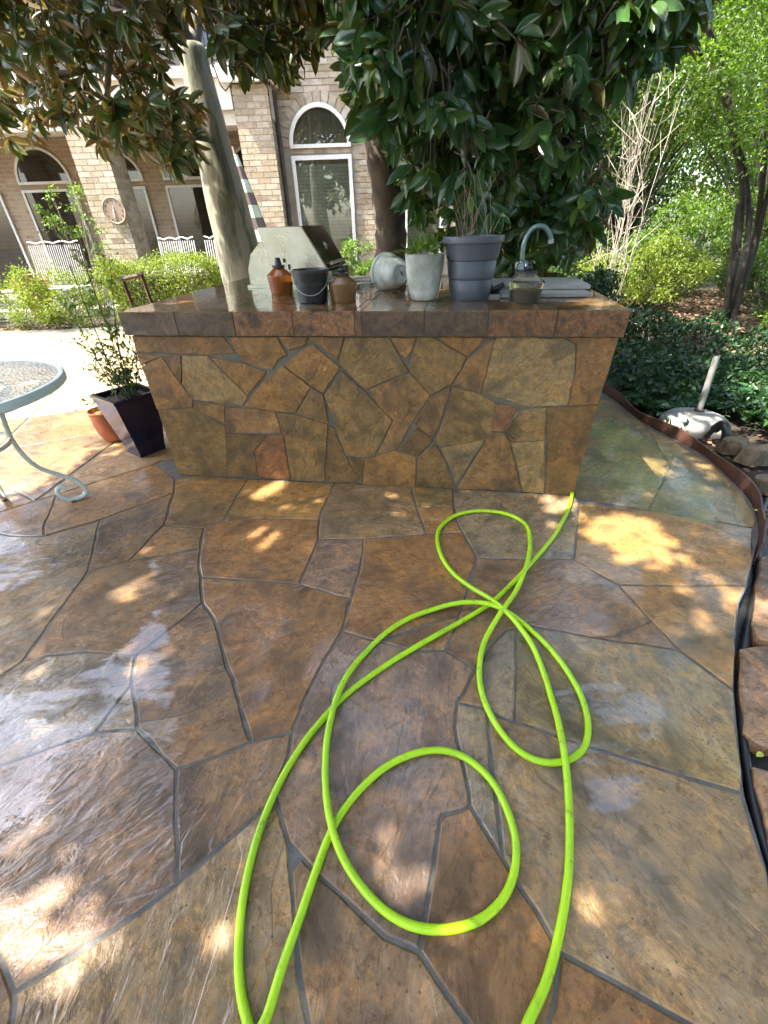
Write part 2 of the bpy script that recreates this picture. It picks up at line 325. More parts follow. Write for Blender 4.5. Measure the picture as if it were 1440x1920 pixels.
# the curve of the bed edge (foot of the brown edging), pixel -> ground
EDGE = spline([g(*p)[:2] for p in [(1100, 715), (1150, 748), (1185, 775), (1222, 800), (1282, 832), (1320, 853), (1362, 890), (1402, 932), (1418, 965), (1424, 1000)]], 5)
EDGE2 = [g(*p)[:2] for p in [(1412, 1050), (1402, 1097), (1386, 1130), (1379, 1200), (1376, 1290), (1386, 1400), (1396, 1490), (1437, 1625), (1470, 1800), (1480, 1990)]]
rim = np.concatenate([EDGE, EDGE2, [[.9, -.6], [-12, -.6], [-12, 7.2], [-2.5, 7.6], [1.2, 6.5]]]); 
v_, f_ = prism(np.c_[rim[::-1], np.full(len(rim), -.07)], (0, 0, .066)); patio = tag(mk('patio', v_, f_, MT['mortar']), kind='structure')
def inset(P, d):
    P = np.asarray(P, float); n = len(P); area = .5*sum(P[i][0]*P[(i+1) % n][1]-P[(i+1) % n][0]*P[i][1] for i in range(n))
    if area < 0: P = P[::-1]
    out = []
    for i in range(n):
        a_, b_, c_ = P[i-1], P[i], P[(i+1) % n]; e1 = nrm(b_-a_); e2 = nrm(c_-b_); n1 = np.array([-e1[1], e1[0]]); n2 = np.array([-e2[1], e2[0]])
        m_ = nrm(n1+n2); k = max(.45, m_@n1); out.append(b_+m_*d/k)
    return np.array(out)
def rough_edge(P, seg, amp, r):
    out = []; n = len(P)
    for i in range(n):
        a_, b_ = P[i], P[(i+1) % n]; L = np.linalg.norm(b_-a_); k = max(1, int(L/seg)); e = (b_-a_)/max(L, 1e-6); nn = np.array([-e[1], e[0]])
        for j in range(k): out.append(a_+(b_-a_)*j/k+(nn*r.normal(0, amp) if j else 0))
    return np.array(out)
def stone_slab(name, P2, to3, normal, thick, top, m, parent, tint, joint, seg, amp, r, ang=None, bev=.004, relief=.5):
    """one flag: outline P2 (2-D), to3 maps it to the world, proud of its bed by thick"""
    P = rough_edge(inset(P2, joint), seg, amp, r); Q = inset(P, bev); n = len(P)
    if len(Q) != n: return None
    c = P.mean(0); A = to3(P); B = to3(Q); nn = np.asarray(normal, float); o = to3(c[None])[0]+nn*top
    V = np.concatenate([A+nn*(top-thick), A+nn*(top-bev*.8), B+nn*top])
    F = [(i, (i+1) % n, n+(i+1) % n, n+i) for i in range(n)]+[(n+i, n+(i+1) % n, 2*n+(i+1) % n, 2*n+i) for i in range(n)]+[tuple(range(2*n, 3*n))]
    an = r.uniform(0, math.pi) if ang is None else ang
    Rm = Matrix.Rotation(an, 3, Vector(nn)); Rn = np.array(Rm)
    ob = mk(name, (V-o)@Rn, F, m, parent); ob.location = tuple(o); ob.rotation_euler = Rm.to_euler(); ob.color = (*tint, relief)
    return ob
def flat3(P): P = np.asarray(P); return np.c_[P, np.zeros(len(P))]
# colours of wet flags (linear)
RUST, OCHRE, TAN, GREY, MAUVE, OLIVE, BROWN, YEL = (.215, .125, .056), (.245, .152, .072), (.245, .182, .11), (.22, .182, .13), (.21, .146, .104), (.21, .162, .082), (.185, .124, .072), (.28, .178, .075)
RELIEF = {RUST: .38, OCHRE: .4, TAN: .8, GREY: 1.1, MAUVE: .9, OLIVE: .75, BROWN: .7, YEL: .4}
S = [  # (tint, streak angle, outline in photo pixels)
 (GREY, .5, [(0,1268),(43,1240),(90,1229),(160,1222),(255,1228),(247,1283),(210,1330),(180,1372),(0,1435),(-150,1490),(-220,1340)]),
 (TAN, .5, [(188,974),(166,1070),(126,1125),(43,1240),(0,1268),(-220,1340),(-300,1180),(-60,985),(16,1004),(83,1005),(145,987)]),
 (OCHRE, .2, [(0,960),(108,926.5),(82,988),(83,1005),(16,1004),(-60,985),(-60,978.6)]),
 (OCHRE, .1, [(108,926.5),(290,870),(328,898),(326,924),(188,974),(145,987),(83,1005),(82,988)]),
 (BROWN, .7, [(188,974),(326,924),(307,985),(240,1052),(166,1070)]),
 (OCHRE, .2, [(307,985),(350,988),(383,990),(376,1029),(240,1052)]),
 (YEL, .1, [(328,898),(372,891),(464,898),(418,977),(383,990),(350,988),(307,985),(326,924)]),
 (YEL, .1, [(464,898),(628,906),(622,917),(601,963),(599,974),(480,972),(418,977)]),
 (RUST, .3, [(383,990),(418,977),(480,972),(599,974),(597,1010),(562,1095),(470,1088),(377,1082),(373,1060),(376,1029)]),
 (TAN, .1, [(628,906),(771,912),(775,930),(781,951),(799,1001),(682,1010),(597,1010),(599,974),(601,963),(622,917)]),
 (OLIVE, .3, [(771,912),(849,916),(851,949),(781,951),(775,930)]),
 (OCHRE, .3, [(781,951),(851,949),(855,974),(868,998),(799,1001)]),
 (GREY, .9, [(849,916),(1077,929),(1087,942),(1078,1040),(1074,1048),(985,1049),(895,1046),(868,998),(855,974),(851,949)]),
 (MAUVE, .4, [(597,1010),(682,1010),(677,1060),(659,1122),(562,1095)]),
 (RUST, .2, [(682,1010),(799,1001),(868,998),(895,1046),(877,1104),(861,1156),(780,1178),(709,1202),(690,1198),(641,1183),(659,1122),(677,1060)]),
 (OCHRE, .3, [(709,1202),(780,1178),(861,1156),(848,1190),(834,1219),(768,1219)]),
 (RUST, .8, [(377,1082),(470,1088),(562,1095),(659,1122),(641,1183),(606,1241),(572,1310),(548,1372),(471,1391),(443,1297),(420,1227),(400,1157),(380,1130)]),
 (BROWN, .5, [(166,1070),(240,1052),(376,1029),(373,1060),(377,1082),(380,1130),(275,1215),(255,1228),(160,1222),(90,1229),(43,1240),(126,1125)]),
 (BROWN, .5, [(255,1228),(275,1215),(380,1130),(400,1157),(420,1227),(443,1297),(471,1391),(400,1420),(331,1441),(258,1367),(256,1330),(247,1283)]),
 (GREY, .3, [(247,1283),(256,1330),(258,1367),(180,1372),(210,1330)]),
 (MAUVE, .75, [(180,1372),(258,1367),(331,1441),(331,1657),(233,1729),(80,1826),(25,1860),(0,1797),(-150,1640),(-150,1490),(0,1435)]),
 (BROWN, 1.2, [(331,1441),(400,1420),(471,1391),(548,1372),(541,1418),(516,1480),(501,1512),(440,1564),(410,1591),(331,1657)]),
 (MAUVE, 1.2, [(641,1183),(690,1198),(709,1202),(768,1219),(834,1219),(891,1256),(872,1296),(858,1317),(853,1360),(857,1385),(870,1440),(880,1486),(881,1509),(866,1518),(831,1527),(824,1541),(813,1631),(797,1721),(786,1784),(722,1756),(671,1708),(599,1643),(565,1606),(541,1578),(523,1519),(516,1480),(541,1418),(548,1372),(572,1310),(606,1241)]),
 (TAN, 1.4, [(331,1657),(410,1591),(440,1564),(501,1512),(516,1480),(523,1519),(541,1578),(545,1634),(555,1757),(579,1920),(592,2010),(10,2010),(27,1880),(25,1860),(80,1826),(233,1729)]),
 (OCHRE, .5, [(0,1797),(25,1860),(27,1880),(10,2010),(-200,2010),(-150,1640)]),
 (BROWN, 1.3, [(545,1634),(565,1606),(599,1643),(671,1708),(722,1756),(786,1784),(830,1851),(879,1920),(935,2010),(592,2010),(579,1920),(555,1757)]),
 (RUST, 1.4, [(881,1509),(909,1556),(943,1608),(967,1649),(1010,1714),(1050,1785),(1042,1868),(1005,2010),(935,2010),(879,1920),(830,1851),(786,1784),(797,1721),(813,1631),(824,1541),(831,1527),(866,1518)]),
 (RUST, .4, [(1050,1785),(1097,1811),(1155,1841),(1230,1885),(1330,1940),(1420,2010),(1005,2010),(1042,1868)]),
 (GREY, 1.3, [(858,1317),(913,1329),(918,1390),(926,1468),(943,1608),(909,1556),(881,1509),(880,1486),(870,1440),(857,1385),(853,1360)]),
 (OCHRE, .3, [(891,1256),(905,1296),(913,1329),(858,1317),(872,1296)]),
 (GREY, 1.3, [(891,1256),(920,1209),(950,1181),(969,1178),(967,1280),(966,1352),(935,1343),(913,1329),(905,1296)]),
 (BROWN, .4, [(895,1046),(985,1049),(1074,1048),(1160,1097),(1221,1164),(1153,1192),(1120,1196),(995,1173),(969,1178),(950,1181),(920,1209),(891,1256),(834,1219),(848,1190),(861,1156),(877,1104)]),
 (BROWN, .4, [(1120,1196),(1153,1192),(1221,1164),(1273,1219),(1200,1207)]),
 (OLIVE, -.95, [(969,1178),(995,1173),(1120,1196),(1200,1207),(1273,1219),(1376,1294),(1386,1400),(1392,1486),(1281,1454),(1173,1420),(1053,1382),(966,1352),(967,1280)]),
 (TAN, -.85, [(935,1343),(966,1352),(1053,1382),(1173,1420),(1281,1454),(1392,1486),(1437,1625),(1470,1800),(1480,2010),(1420,2010),(1330,1940),(1230,1885),(1155,1841),(1097,1811),(1050,1785),(1010,1714),(967,1649),(943,1608),(926,1468),(918,1390),(913,1329)]),
 (YEL, .1, [(1160,1097),(1400,1099),(1385,1130),(1378,1200),(1376,1294),(1273,1219),(1221,1164)]),
 (YEL, .1, [(1078,1040),(1087,942),(1215,957),(1414,990),(1412,1050),(1400,1099),(1160,1097),(1074,1048)]),
 (OLIVE, .8, [(1077,931),(1215,957),(1257,874),(1207,792),(1148,752),(1060,735)]),
 (OLIVE, .8, [(1215,957),(1414,990),(1416,965),(1398,934),(1360,893),(1318,857),(1280,836),(1220,805),(1207,792),(1257,874)]),
]
srng = np.random.RandomState(5)
for tint, ang, px in S:
    P = np.array([g(*p)[:2] for p in px]); k = srng.uniform(.9, 1.1); rl_ = RELIEF[tint]; tint = tuple(np.array(tint)*k)
    stone_slab('flagstone', P, flat3, (0, 0, 1), .03, srng.uniform(-.001, .0015), MT['patio'], patio, tint, .0042, .055, .0026, srng, ang, .004, rl_)
# random flags past the traced ones: the paving that runs on to the left and round the back
def clip(P, n, c):
    out = []
    for i in range(len(P)):
        a_, b_ = P[i], P[(i+1) % len(P)]; da, db = a_@n-c, b_@n-c
        if da <= 0: out.append(a_)
        if da*db < 0: out.append(a_+(b_-a_)*(da/(da-db)))
    return np.array(out)
def voronoi(x0, x1, y0, y1, s, r):
    pts = np.array([(x0+(i+.5+r.uniform(-.42, .42))*s, y0+(j+.5+r.uniform(-.42, .42))*s) for i in range(int((x1-x0)/s)) for j in range(int((y1-y0)/s))])
    for p in pts:
        C = np.array([(p[0]-2*s, p[1]-2*s), (p[0]+2*s, p[1]-2*s), (p[0]+2*s, p[1]+2*s), (p[0]-2*s, p[1]+2*s)])
        for q in pts:
            dd = q-p
            if 1e-9 < dd@dd < (4*s)**2:
                C = clip(C, dd, dd@((p+q)/2))
                if len(C) < 3: break
        if len(C) >= 3: yield C
LA, LB = g(0, 960)[:2], g(290, 870)[:2]; le = nrm(LB-LA); ln = np.array([le[1], -le[0]])   # flags stay beyond this joint
tints = [TAN, OCHRE, GREY, YEL, BROWN, TAN]; pale = [(.42, .38, .32), (.38, .33, .26), (.45, .41, .35)]
for C in voronoi(-9.5, 1.5, .6, 7.4, .74, srng):
    C = clip(C, ln, ln@LA)
    C = clip(C, np.array([0, 1.]), 7.1) if len(C) > 2 else C
    if len(C) < 3: continue
    keep = [C[0]]
    for q in C[1:]:
        if np.linalg.norm(q-keep[-1]) > .05: keep.append(q)
    if np.linalg.norm(keep[-1]-keep[0]) < .05: keep.pop()
    if len(keep) < 3: continue
    C = np.array(keep); cx_, cy_ = C.mean(0); far = cy_ > 3.6
    stone_slab('flagstone', C, flat3, (0, 0, 1), .03, srng.uniform(-.001, .001), MT['patio_dry'] if far else MT['patio'], patio,
               tuple(pale[srng.randint(3)]) if far else tuple(np.array(tints[srng.randint(6)])*1.05), .006, .09, .003, srng, None)
# stepping stones past the drain gap, right edge
for i, (px, lab) in enumerate([([(1428,1040),(1416,1100),(1410,1165),(1424,1196),(1500,1215),(1600,1120),(1540,1020)], 'brown stepping stone level with the yellow flags, far side of the drain gap'),
        ([(1387,1213),(1440,1206),(1500,1222),(1580,1300),(1590,1405),(1440,1403),(1420,1391),(1394,1372)], 'reddish brown stepping stone at the right edge, middle of three'),
        ([(1412,1432),(1440,1440),(1600,1450),(1700,1640),(1500,1660),(1446,1600)], 'lowest brown stepping stone at the right edge beside the drain gap')]):
    P = np.array([g(*p)[:2] for p in px]); o = stone_slab('stepping_stone', P, flat3, (0, 0, 1), .06, -.005, MT['patio_dry'], None, tuple(np.array(MAUVE)*1.2), .003, .05, .003, srng, .4, .006)
    tag(o, lab, 'stepping stone', 'stepping stones along the bed')
# dark wet channel between patio and bed
ch = np.concatenate([EDGE[-3:], EDGE2]); off = ch+np.c_[np.full(len(ch), .9), np.zeros(len(ch))]
nn_ = len(ch); V = np.concatenate([np.c_[ch-np.array([.05, 0]), np.full(nn_, -.056)], np.c_[off, np.full(nn_, -.05)]])
tag(mk('drain_gap', V, [(i, nn_+i, nn_+i+1, i+1) for i in range(nn_-1)], MT['wetsoil'], None, True), kind='structure')
# shallow water standing on the flags
a = NT('standing_water'); w = a.n('NewGeometry').outputs['Position']; mp = a.n('Mapping'); mp.inputs['Rotation'].default_value = (0, 0, -.6); mp.inputs['Scale'].default_value = (1, 3.2, 1); a.l(w, mp.inputs[0])
at = a.n('Attribute'); at.attribute_name = 'fade'; cov = a.n('ObjectInfo').outputs['Color']; sp = a.n('SeparateColor'); a.l(cov, sp.inputs[0])
nz = a.noise(mp.outputs[0], 2.4, 8, .68, .5); mask = a.gray(a.math('ADD', a.math('ADD', nz, sp.outputs[0]), a.math('SUBTRACT', at.outputs['Fac'], 1.)), .48, .55)
fz = a.n('Fresnel'); fz.inputs[0].default_value = 1.8; bm = a.bump(a.noise(mp.outputs[0], 9, 3, .5), .035, .02); gl = a.n('BsdfGlossy'); gl.inputs['Roughness'].default_value = .015; a.l(bm, gl.inputs['Normal']); a.l(bm, fz.inputs['Normal'])
tb = a.n('BsdfTransparent'); mx = a.n('MixShader'); a.l(a.math('MULTIPLY', a.math('MULTIPLY', fz.outputs[0], mask), a.math('SUBTRACT', 1., a.n('NewGeometry').outputs['Backfacing'])), mx.inputs[0]); a.l(tb.outputs[0], mx.inputs[1]); a.l(gl.outputs[0], mx.inputs[2]); a.l(mx.outputs[0], a.out.inputs[0]); MT['water'] = a.m
for cov_, px in ((.25, [(1070,790),(1150,760),(1215,800),(1300,850),(1370,905),(1412,970),(1405,1040),(1300,1010),(1200,985),(1085,985)]), (.06, [(-250,1010),(80,1010),(190,985),(380,1000),(400,1150),(480,1400),(340,1660),(60,1850),(-250,1850)]), (.03, [(890,1180),(1120,1180),(1380,1290),(1390,1500),(1300,1700),(1080,1700),(940,1480)])):
    P = np.array([g(*p)[:2] for p in px]); st_ = .05; gx, gy = np.meshgrid(np.arange(P[:, 0].min(), P[:, 0].max()+st_, st_), np.arange(P[:, 1].min(), P[:, 1].max()+st_, st_)); ny_, nx_ = gx.shape
    X = np.c_[gx.ravel(), gy.ravel()]; dd = np.full(len(X), 9.)
    for k in range(len(P)):
        a_, b_ = P[k], P[(k+1) % len(P)]; t_ = np.clip(((X-a_)@(b_-a_))/((b_-a_)@(b_-a_)), 0, 1); dd = np.minimum(dd, np.linalg.norm(X-a_-t_[:, None]*(b_-a_), axis=1))
    fade = np.where(inpoly(X[:, 0], X[:, 1], P), np.clip(dd/.2, 0, 1), 0.); q = (np.arange((ny_-1)*(nx_-1))//(nx_-1))*nx_+np.arange((ny_-1)*(nx_-1)) % (nx_-1); F = np.stack([q, q+1, q+nx_+1, q+nx_], 1); F = F[fade[F].max(1) > 0]
    used = np.unique(F); remap = np.zeros(len(X), int); remap[used] = np.arange(len(used))
    o = mk('puddle', np.c_[X[used], np.full(len(used), .0035)], remap[F], MT['water'])
    o.data.attributes.new('fade', 'FLOAT', 'POINT').data.foreach_set('value', fade[used].astype(np.float32)); o.color = (cov_, 0, 0, 1); tag(o, kind='structure')
# ------------------------------------------------------------------ the stone counter
YAW = .1655; CU = np.array([math.cos(YAW), -math.sin(YAW), 0]); CV = np.array([math.sin(YAW), math.cos(YAW), 0]); CO = np.array([-1.3036, 2.347, 0])
CW, CD, CH, OV, RIM = 2.4125, 1.62, .94, .026, .108
def cp(a_, b_, z): return CO+CU*a_+CV*b_+np.array([0, 0, z])
def cbox(a0, a1, b0, b1, z0, z1):
    return (np.array([cp(a_, b_, z) for z in (z0, z1) for a_, b_ in ((a0, b0), (a1, b0), (a1, b1), (a0, b1))]), [(0,3,2,1),(4,5,6,7),(0,1,5,4),(1,2,6,5),(2,3,7,6),(3,0,4,7)])
def cinv(P): q = np.asarray(P)-CO; return q@CU, q@CV
def top(x, y): return cinv(g(x, y, CH))       # counter coordinates of a pixel on the worktop
ctr = empty('stone_counter', 'long outdoor counter faced with irregular flagstone under a slate tile top', 'counter')
fb = .013
mk('core', *cbox(OV+fb-.008, CW-OV-.012, OV+fb-.008, CD-OV, -.05, CH-RIM+.01), MT['mortar2'], ctr)
def facepx(x, y):
    v = ray(x, y); t = ((CO+CV*(OV+.004)-CAM)@CV)/(v@CV); q = CAM+v*t-CO; return (q@CU, q[2])
def A_(x, y): return facepx(220+x/2.88, 560+y/2.88)
def B_(x, y): return facepx(680+x/2.769, 560+y/2.769)
c1, c2, c3, c4, c5, c6 = (.225, .13, .048), (.19, .13, .056), (.22, .165, .085), (.2, .122, .056), (.15, .097, .042), (.18, .09, .045)
FS = [
 (c1, [A_(78,200),A_(575,204),A_(645,298),A_(520,303),A_(345,300),A_(240,292),A_(103,290)]),
 (c1, [A_(605,204),A_(862,204),A_(918,302),A_(868,330),A_(840,384),A_(690,342),A_(655,300)]),
 (c1, [A_(872,204),A_(1037,204),A_(1015,252),A_(930,280),A_(915,265)]),
 (c1, [A_(1043,204),A_(1228,204),A_(1190,332),A_(1110,265),A_(1040,218)]),
 (c2, [A_(1235,204),B_(132,196),B_(188,290),B_(242,378),B_(30,467),A_(1345,494),A_(1215,367),A_(1195,335)]),
 (c1, [A_(105,295),A_(238,310),A_(128,362)]),
 (c4, [A_(130,366),A_(240,314),A_(290,384),A_(347,462),A_(410,545),A_(406,590),A_(216,599)]),
 (c4, [A_(245,301),A_(345,305),A_(349,458),A_(290,380)]),
 (c3, [A_(351,308),A_(485,306),A_(706,530),A_(680,578),A_(413,547),A_(349,462)]),
 (c1, [A_(498,312),A_(690,350),A_(803,388),A_(801,412),A_(706,524)]),
 (c1, [A_(1058,245),A_(1207,372),A_(1112,507),A_(1048,470),A_(902,357),A_(1000,275)]),
 (c1, [A_(897,362),A_(1044,478),A_(965,614),A_(830,602),A_(688,578),A_(800,435)]),
 (c5, [A_(1050,478),A_(1112,513),A_(1144,674),A_(970,620)]),
 (c2, [A_(1215,390),A_(1345,503),B_(18,488),B_(157,632),B_(62,812),B_(20,823),A_(1340,852),A_(1235,847),A_(1180,690),A_(1150,600),A_(1120,518)]),
 (c4, [A_(412,552),A_(581,576),A_(582,672),A_(410,590)]),
 (c4, [A_(584,584),A_(855,606),A_(887,726),A_(590,724)]),
 (c2, [A_(220,601),A_(407,592),A_(586,685),A_(599,957),A_(335,950)]),
 (c5, [A_(591,727),A_(812,738),A_(737,825),A_(763,962),A_(600,960)]),
 (c6, [A_(815,738),A_(897,735),A_(937,977),A_(766,966),A_(742,825)]),
 (c2, [A_(862,610),A_(962,622),A_(1138,678),A_(1120,987),A_(943,980),A_(903,740),A_(890,722)]),
 (c5, [A_(1140,684),A_(1168,690),A_(1234,847),A_(1302,987),A_(1292,997),A_(1124,989)]),
 (c5, [A_(1248,858),A_(1349,858),A_(1300,986)]),
 (c2, [A_(1350,866),B_(16,830),B_(-2,963),A_(1308,994)]),
 (c1, [B_(20,828),B_(165,788),B_(280,822),B_(274,978),B_(0,967),B_(6,900)]),
 (c1, [B_(142,198),B_(278,198),B_(262,262),B_(228,308),B_(195,287)]),
 (c2, [B_(285,198),B_(368,198),B_(540,302),B_(515,362),B_(463,440),B_(352,498),B_(246,382),B_(240,340),B_(268,258)]),
 (c1, [B_(380,198),B_(652,198),B_(546,303),B_(470,258)]),
 (c4, [B_(658,222),B_(690,200),B_(612,487),B_(466,450),B_(545,312)]),
 (c3, [B_(694,200),B_(1040,198),B_(1107,240),B_(1102,380),B_(1067,552),B_(860,562),B_(790,542),B_(614,489)]),
 (c4, [B_(1060,198),B_(1331,198),B_(1223,547),B_(1070,553),B_(1106,380),B_(1110,240)]),
 (c5, [B_(958,566),B_(1221,550),B_(1093,1020),B_(953,1012)]),
 (c4, [B_(33,473),B_(245,386),B_(352,500),B_(262,640),B_(182,776),B_(160,787),B_(70,815),B_(160,632),B_(100,580)]),
 (c4, [B_(352,506),B_(460,452),B_(410,620),B_(373,722),B_(278,668),B_(268,640)]),
 (c5, [B_(282,670),B_(370,730),B_(284,818),B_(178,784)]),
 (c2, [B_(468,456),B_(600,490),B_(692,540),B_(662,722),B_(402,770),B_(378,735),B_(440,580)]),
 (c6, [B_(693,543),B_(770,548),B_(803,575),B_(728,690),B_(665,687)]),
 (c2, [B_(810,578),B_(957,565),B_(944,737),B_(763,744),B_(733,690)]),
 (c3, [B_(768,746),B_(944,738),B_(943,1010),B_(830,1002),B_(800,860)]),
 (c4, [B_(665,690),B_(730,693),B_(766,750),B_(822,992),B_(490,987),B_(640,735)]),
 (c3, [B_(403,774),B_(637,728),B_(520,910),B_(482,962),B_(465,900)]),
 (c5, [B_(287,824),B_(372,746),B_(402,790),B_(482,977),B_(278,977)]),
]
face3 = lambda P: np.array([cp(p[0], OV, p[1]) for p in np.atleast_2d(P)])
for tint, P in FS:
    stone_slab('facing_stone', np.array(P), face3, -CV, .03, srng.uniform(-.001, .004), MT['face'], ctr, tuple(np.array(tint)*srng.uniform(.9, 1.1)), .0006, .05, .0016, srng, None, .003, .6)
# side facings (left side is seen past the planter)
for a0, sgn in ((OV, -1), (CW-OV, 1)):
    zc = 0.
    for zi in range(3):
        z1 = zc+(CH-RIM)/3; b_ = OV+.012
        while b_ < CD-OV-.1:
            L = srng.uniform(.3, .55); e = min(CD-OV, b_+L)
            P = np.array([(b_, zc), (e, zc+srng.uniform(-.01, .01)), (e, z1), (b_, z1)])
            s3 = lambda Q, a0=a0: np.array([cp(a0, q[0], q[1]) for q in np.atleast_2d(Q)])
            stone_slab('facing_stone', P, s3, CU*sgn, .03, .0, MT['face'], ctr, tuple(np.array([c1, c2, c4][srng.randint(3)])), .004, .06, .002, srng); b_ = e
        zc = z1
deck = mk('countertop', *cbox(.006, CW-.006, .006, CD-.006, CH-RIM, CH-.009), MT['mortar'], ctr)
cuts = [0]+[top(x, y)[0] for x, y in ((324, 585), (432.5, 585), (546, 584), (662.7, 584), (676, 584), (796, 583), (918, 583), (1047.6, 582))]+[CW]
tcol = [(.15, .09, .042), (.13, .085, .045), (.16, .098, .05), (.115, .082, .05), (.18, .115, .058)]
def tile(name, V, parent, tint):
    c = V[0].mean(0); o = mk(name, V[0], V[1], MT['tile'], parent, loc=c); o.color = (*tint, .12); return o
for i in range(len(cuts)-1):
    a0, a1 = cuts[i]+.002, cuts[i+1]-.002
    tile('rim_tile', cbox(a0, a1, 0, .0055, CH-RIM, CH-.0045), deck, tuple(np.array([(.13, .07, .032), (.07, .05, .034), (.15, .085, .04), (.06, .045, .033), (.11, .06, .03)][(i*2+1) % 5])*srng.uniform(.8, 1.1)))
    bs = [0.0, .30, .60, .90, 1.20, 1.50, CD]
    for j in range(len(bs)-1):
        tile('worktop_tile', cbox(a0, a1, bs[j]+.002, bs[j+1]-.002, CH-.0085, CH), deck, tuple(np.array(tcol[(i*3+j*2) % 5])*srng.uniform(.85, 1.15)))
for j in range(len(bs)-1):
    tile('rim_tile', cbox(0, .0055, bs[j]+.008, bs[j+1]-.002, CH-RIM, CH-.0045), deck, tcol[j % 5]); tile('rim_tile', cbox(CW-.0055, CW, bs[j]+.008, bs[j+1]-.002, CH-RIM, CH-.0045), deck, tcol[j % 5])
# ------------------------------------------------------------------ things on the counter
def on_top(x, y, dr=0.):
    P = g(x, y, CH); return P+np.array([0, dr, 0])
def sc_at(P): return FPX/((np.asarray(P)-CAM)@_w)
def thing(name, label, cat, base, group=None): o = empty(name, label, cat, group); o.location = tuple(base); return o
def part(name, VF, m, root, smooth=False):
    p = root; off = np.zeros(3)
    while p is not None: off = off+np.array(p.location); p = p.parent
    return mk(name, VF[0]-off, VF[1], m, root, smooth)
# grill
gr = thing('gas_grill', 'weathered steel built-in grill with angular hood on the counter', 'grill', cp(.56, 1.2, CH))
b0, b1 = .95, 1.46
def gq(a_, z, b_): return cp(a_, b_, CH+z)
hood = [(.418, .331), (.701, .327), (.845, .092), (.482, .09)]
part('side_panel', prism([gq(a_, z, b0) for a_, z in hood], CV*.006), MT['steel'], gr)
part('side_panel', prism([gq(a_, z, b1) for a_, z in hood], CV*.006), MT['steel'], gr)
lid = part('lid', join([prism([gq(.702, .329, b0), gq(.847, .093, b0), gq(.853, .097, b0), gq(.706, .333, b0)], CV*(b1-b0+.006)), prism([gq(.418, .333, b0), gq(.702, .333, b0), gq(.706, .329, b0), gq(.418, .329, b0)], CV*(b1-b0+.006))]), MT['steel_dark'], gr)
part('handle', join([tube([gq(.87, .13, b0+.03), gq(.87, .13, b1-.03)], .011, 10), tube([gq(.83, .118, b0+.06), gq(.872, .132, b0+.06)], .008, 8), tube([gq(.83, .118, b1-.06), gq(.872, .132, b1-.06)], .008, 8)]), MT['steel_dark'], lid)
part('thermometer', lathe([(0, .012), (.024, .01), (.03, 0), (.03, -.004)], 20, gq(.775, .218, 1.2), CU*.85+np.array([0, 0, .52])), MT['crystal'], lid)
part('back_panel', prism([gq(.419, .329, b0+.006), gq(.483, .09, b0+.006), gq(.477, .088, b0+.006), gq(.413, .327, b0+.006)], CV*(b1-b0-.006)), MT['steel'], gr)
part('windscreen', prism([gq(.300, 0, b0+.02), gq(.300, .10, b0+.02), gq(.336, .19, b0+.02), gq(.42, .262, b0+.02), gq(.485, .085, b0+.02), gq(.46, 0, b0+.02)], CV*.006), MT['steel'], gr)
part('windscreen', prism([gq(.300, 0, b1-.02), gq(.300, .10, b1-.02), gq(.336, .19, b1-.02), gq(.42, .262, b1-.02), gq(.485, .085, b1-.02), gq(.46, 0, b1-.02)], CV*.006), MT['steel'], gr)
part('rear_wall', prism([gq(.298, 0, b0+.02), gq(.298, .1, b0+.02), gq(.334, .19, b0+.02), gq(.338, .188, b0+.02), gq(.303, .1, b0+.02), gq(.303, 0, b0+.02)], CV*(b1-b0-.04)), MT['steel'], gr)
part('firebox', cbox(.47, .87, b0+.012, b1-.012, CH, CH+.088), MT['steel_dark'], gr)
part('trim', cbox(.292, .90, b0-.02, b1+.02, CH-.004, CH+.014), MT['steel'], gr)
part('bracket', join([cbox(.56, .572, b0-.012, b0, CH+.14, CH+.162), cbox(.59, .597, b0-.012, b0, CH+.1, CH+.13)]), MT['iron'], gr)
part('drip_tray', cbox(.90, 1.12, b0+.02, b0+.3, CH, CH+.03), MT['steel'], gr)
# oil torches: faceted glass jar, sloping shoulder, black snuffer
def torch(x, y, w, hgt, label, glass, oil, tall):
    P = on_top(x, y, w/2); o = thing('oil_torch', label, 'oil lamp', P, 'glass oil torches on the counter'); R = w/2; h = hgt
    prof = [(0, 0), (R*.80, 0), (R*.84, .006), (R, h*.50), (R*.985, h*.53), (R*.40, h*.72), (R*.34, h*.74), (R*.34, h*.78)]
    part('jar', lathe(prof, 28, P), glass, o, False)
    part('oil', lathe([(0, .005), (R*.76, .005), (R*.91, h*.34), (0, h*.34)], 24, P), oil, o, True)
    part('collar', lathe([(R*.34, h*.735), (R*.50, h*.735), (R*.50, h*.79), (R*.3, h*.80), (0, h*.80)], 24, P), MT['black'], o)
    cap = [(R*.27, h*.80), (R*.25, h*.84), (R*.2, h*.97), (R*.16, h), (0, h)] if tall else [(R*.2, h*.80), (R*.24, h*.86), (R*.16, h*.91), (R*.10, h*.92), (R*.12, h*.97), (R*.05, h), (0, h)]
    part('snuffer_cap', lathe(cap, 20, P), MT['black'], o, True)
torch(525, 553, .153, .185, 'amber glass oil torch with tall black cap, beside the grill', MT['amber'], MT['oilamber'], True)
torch(643, 569, .148, .165, 'brown glass oil torch right of the black bucket', MT['brownglass'], MT['oilbrown'], False)
torch(992, 571, .162, .165, 'clear ribbed glass oil torch with yellow oil in front of the faucet', MT['clearglass'], MT['oilyellow'], False)
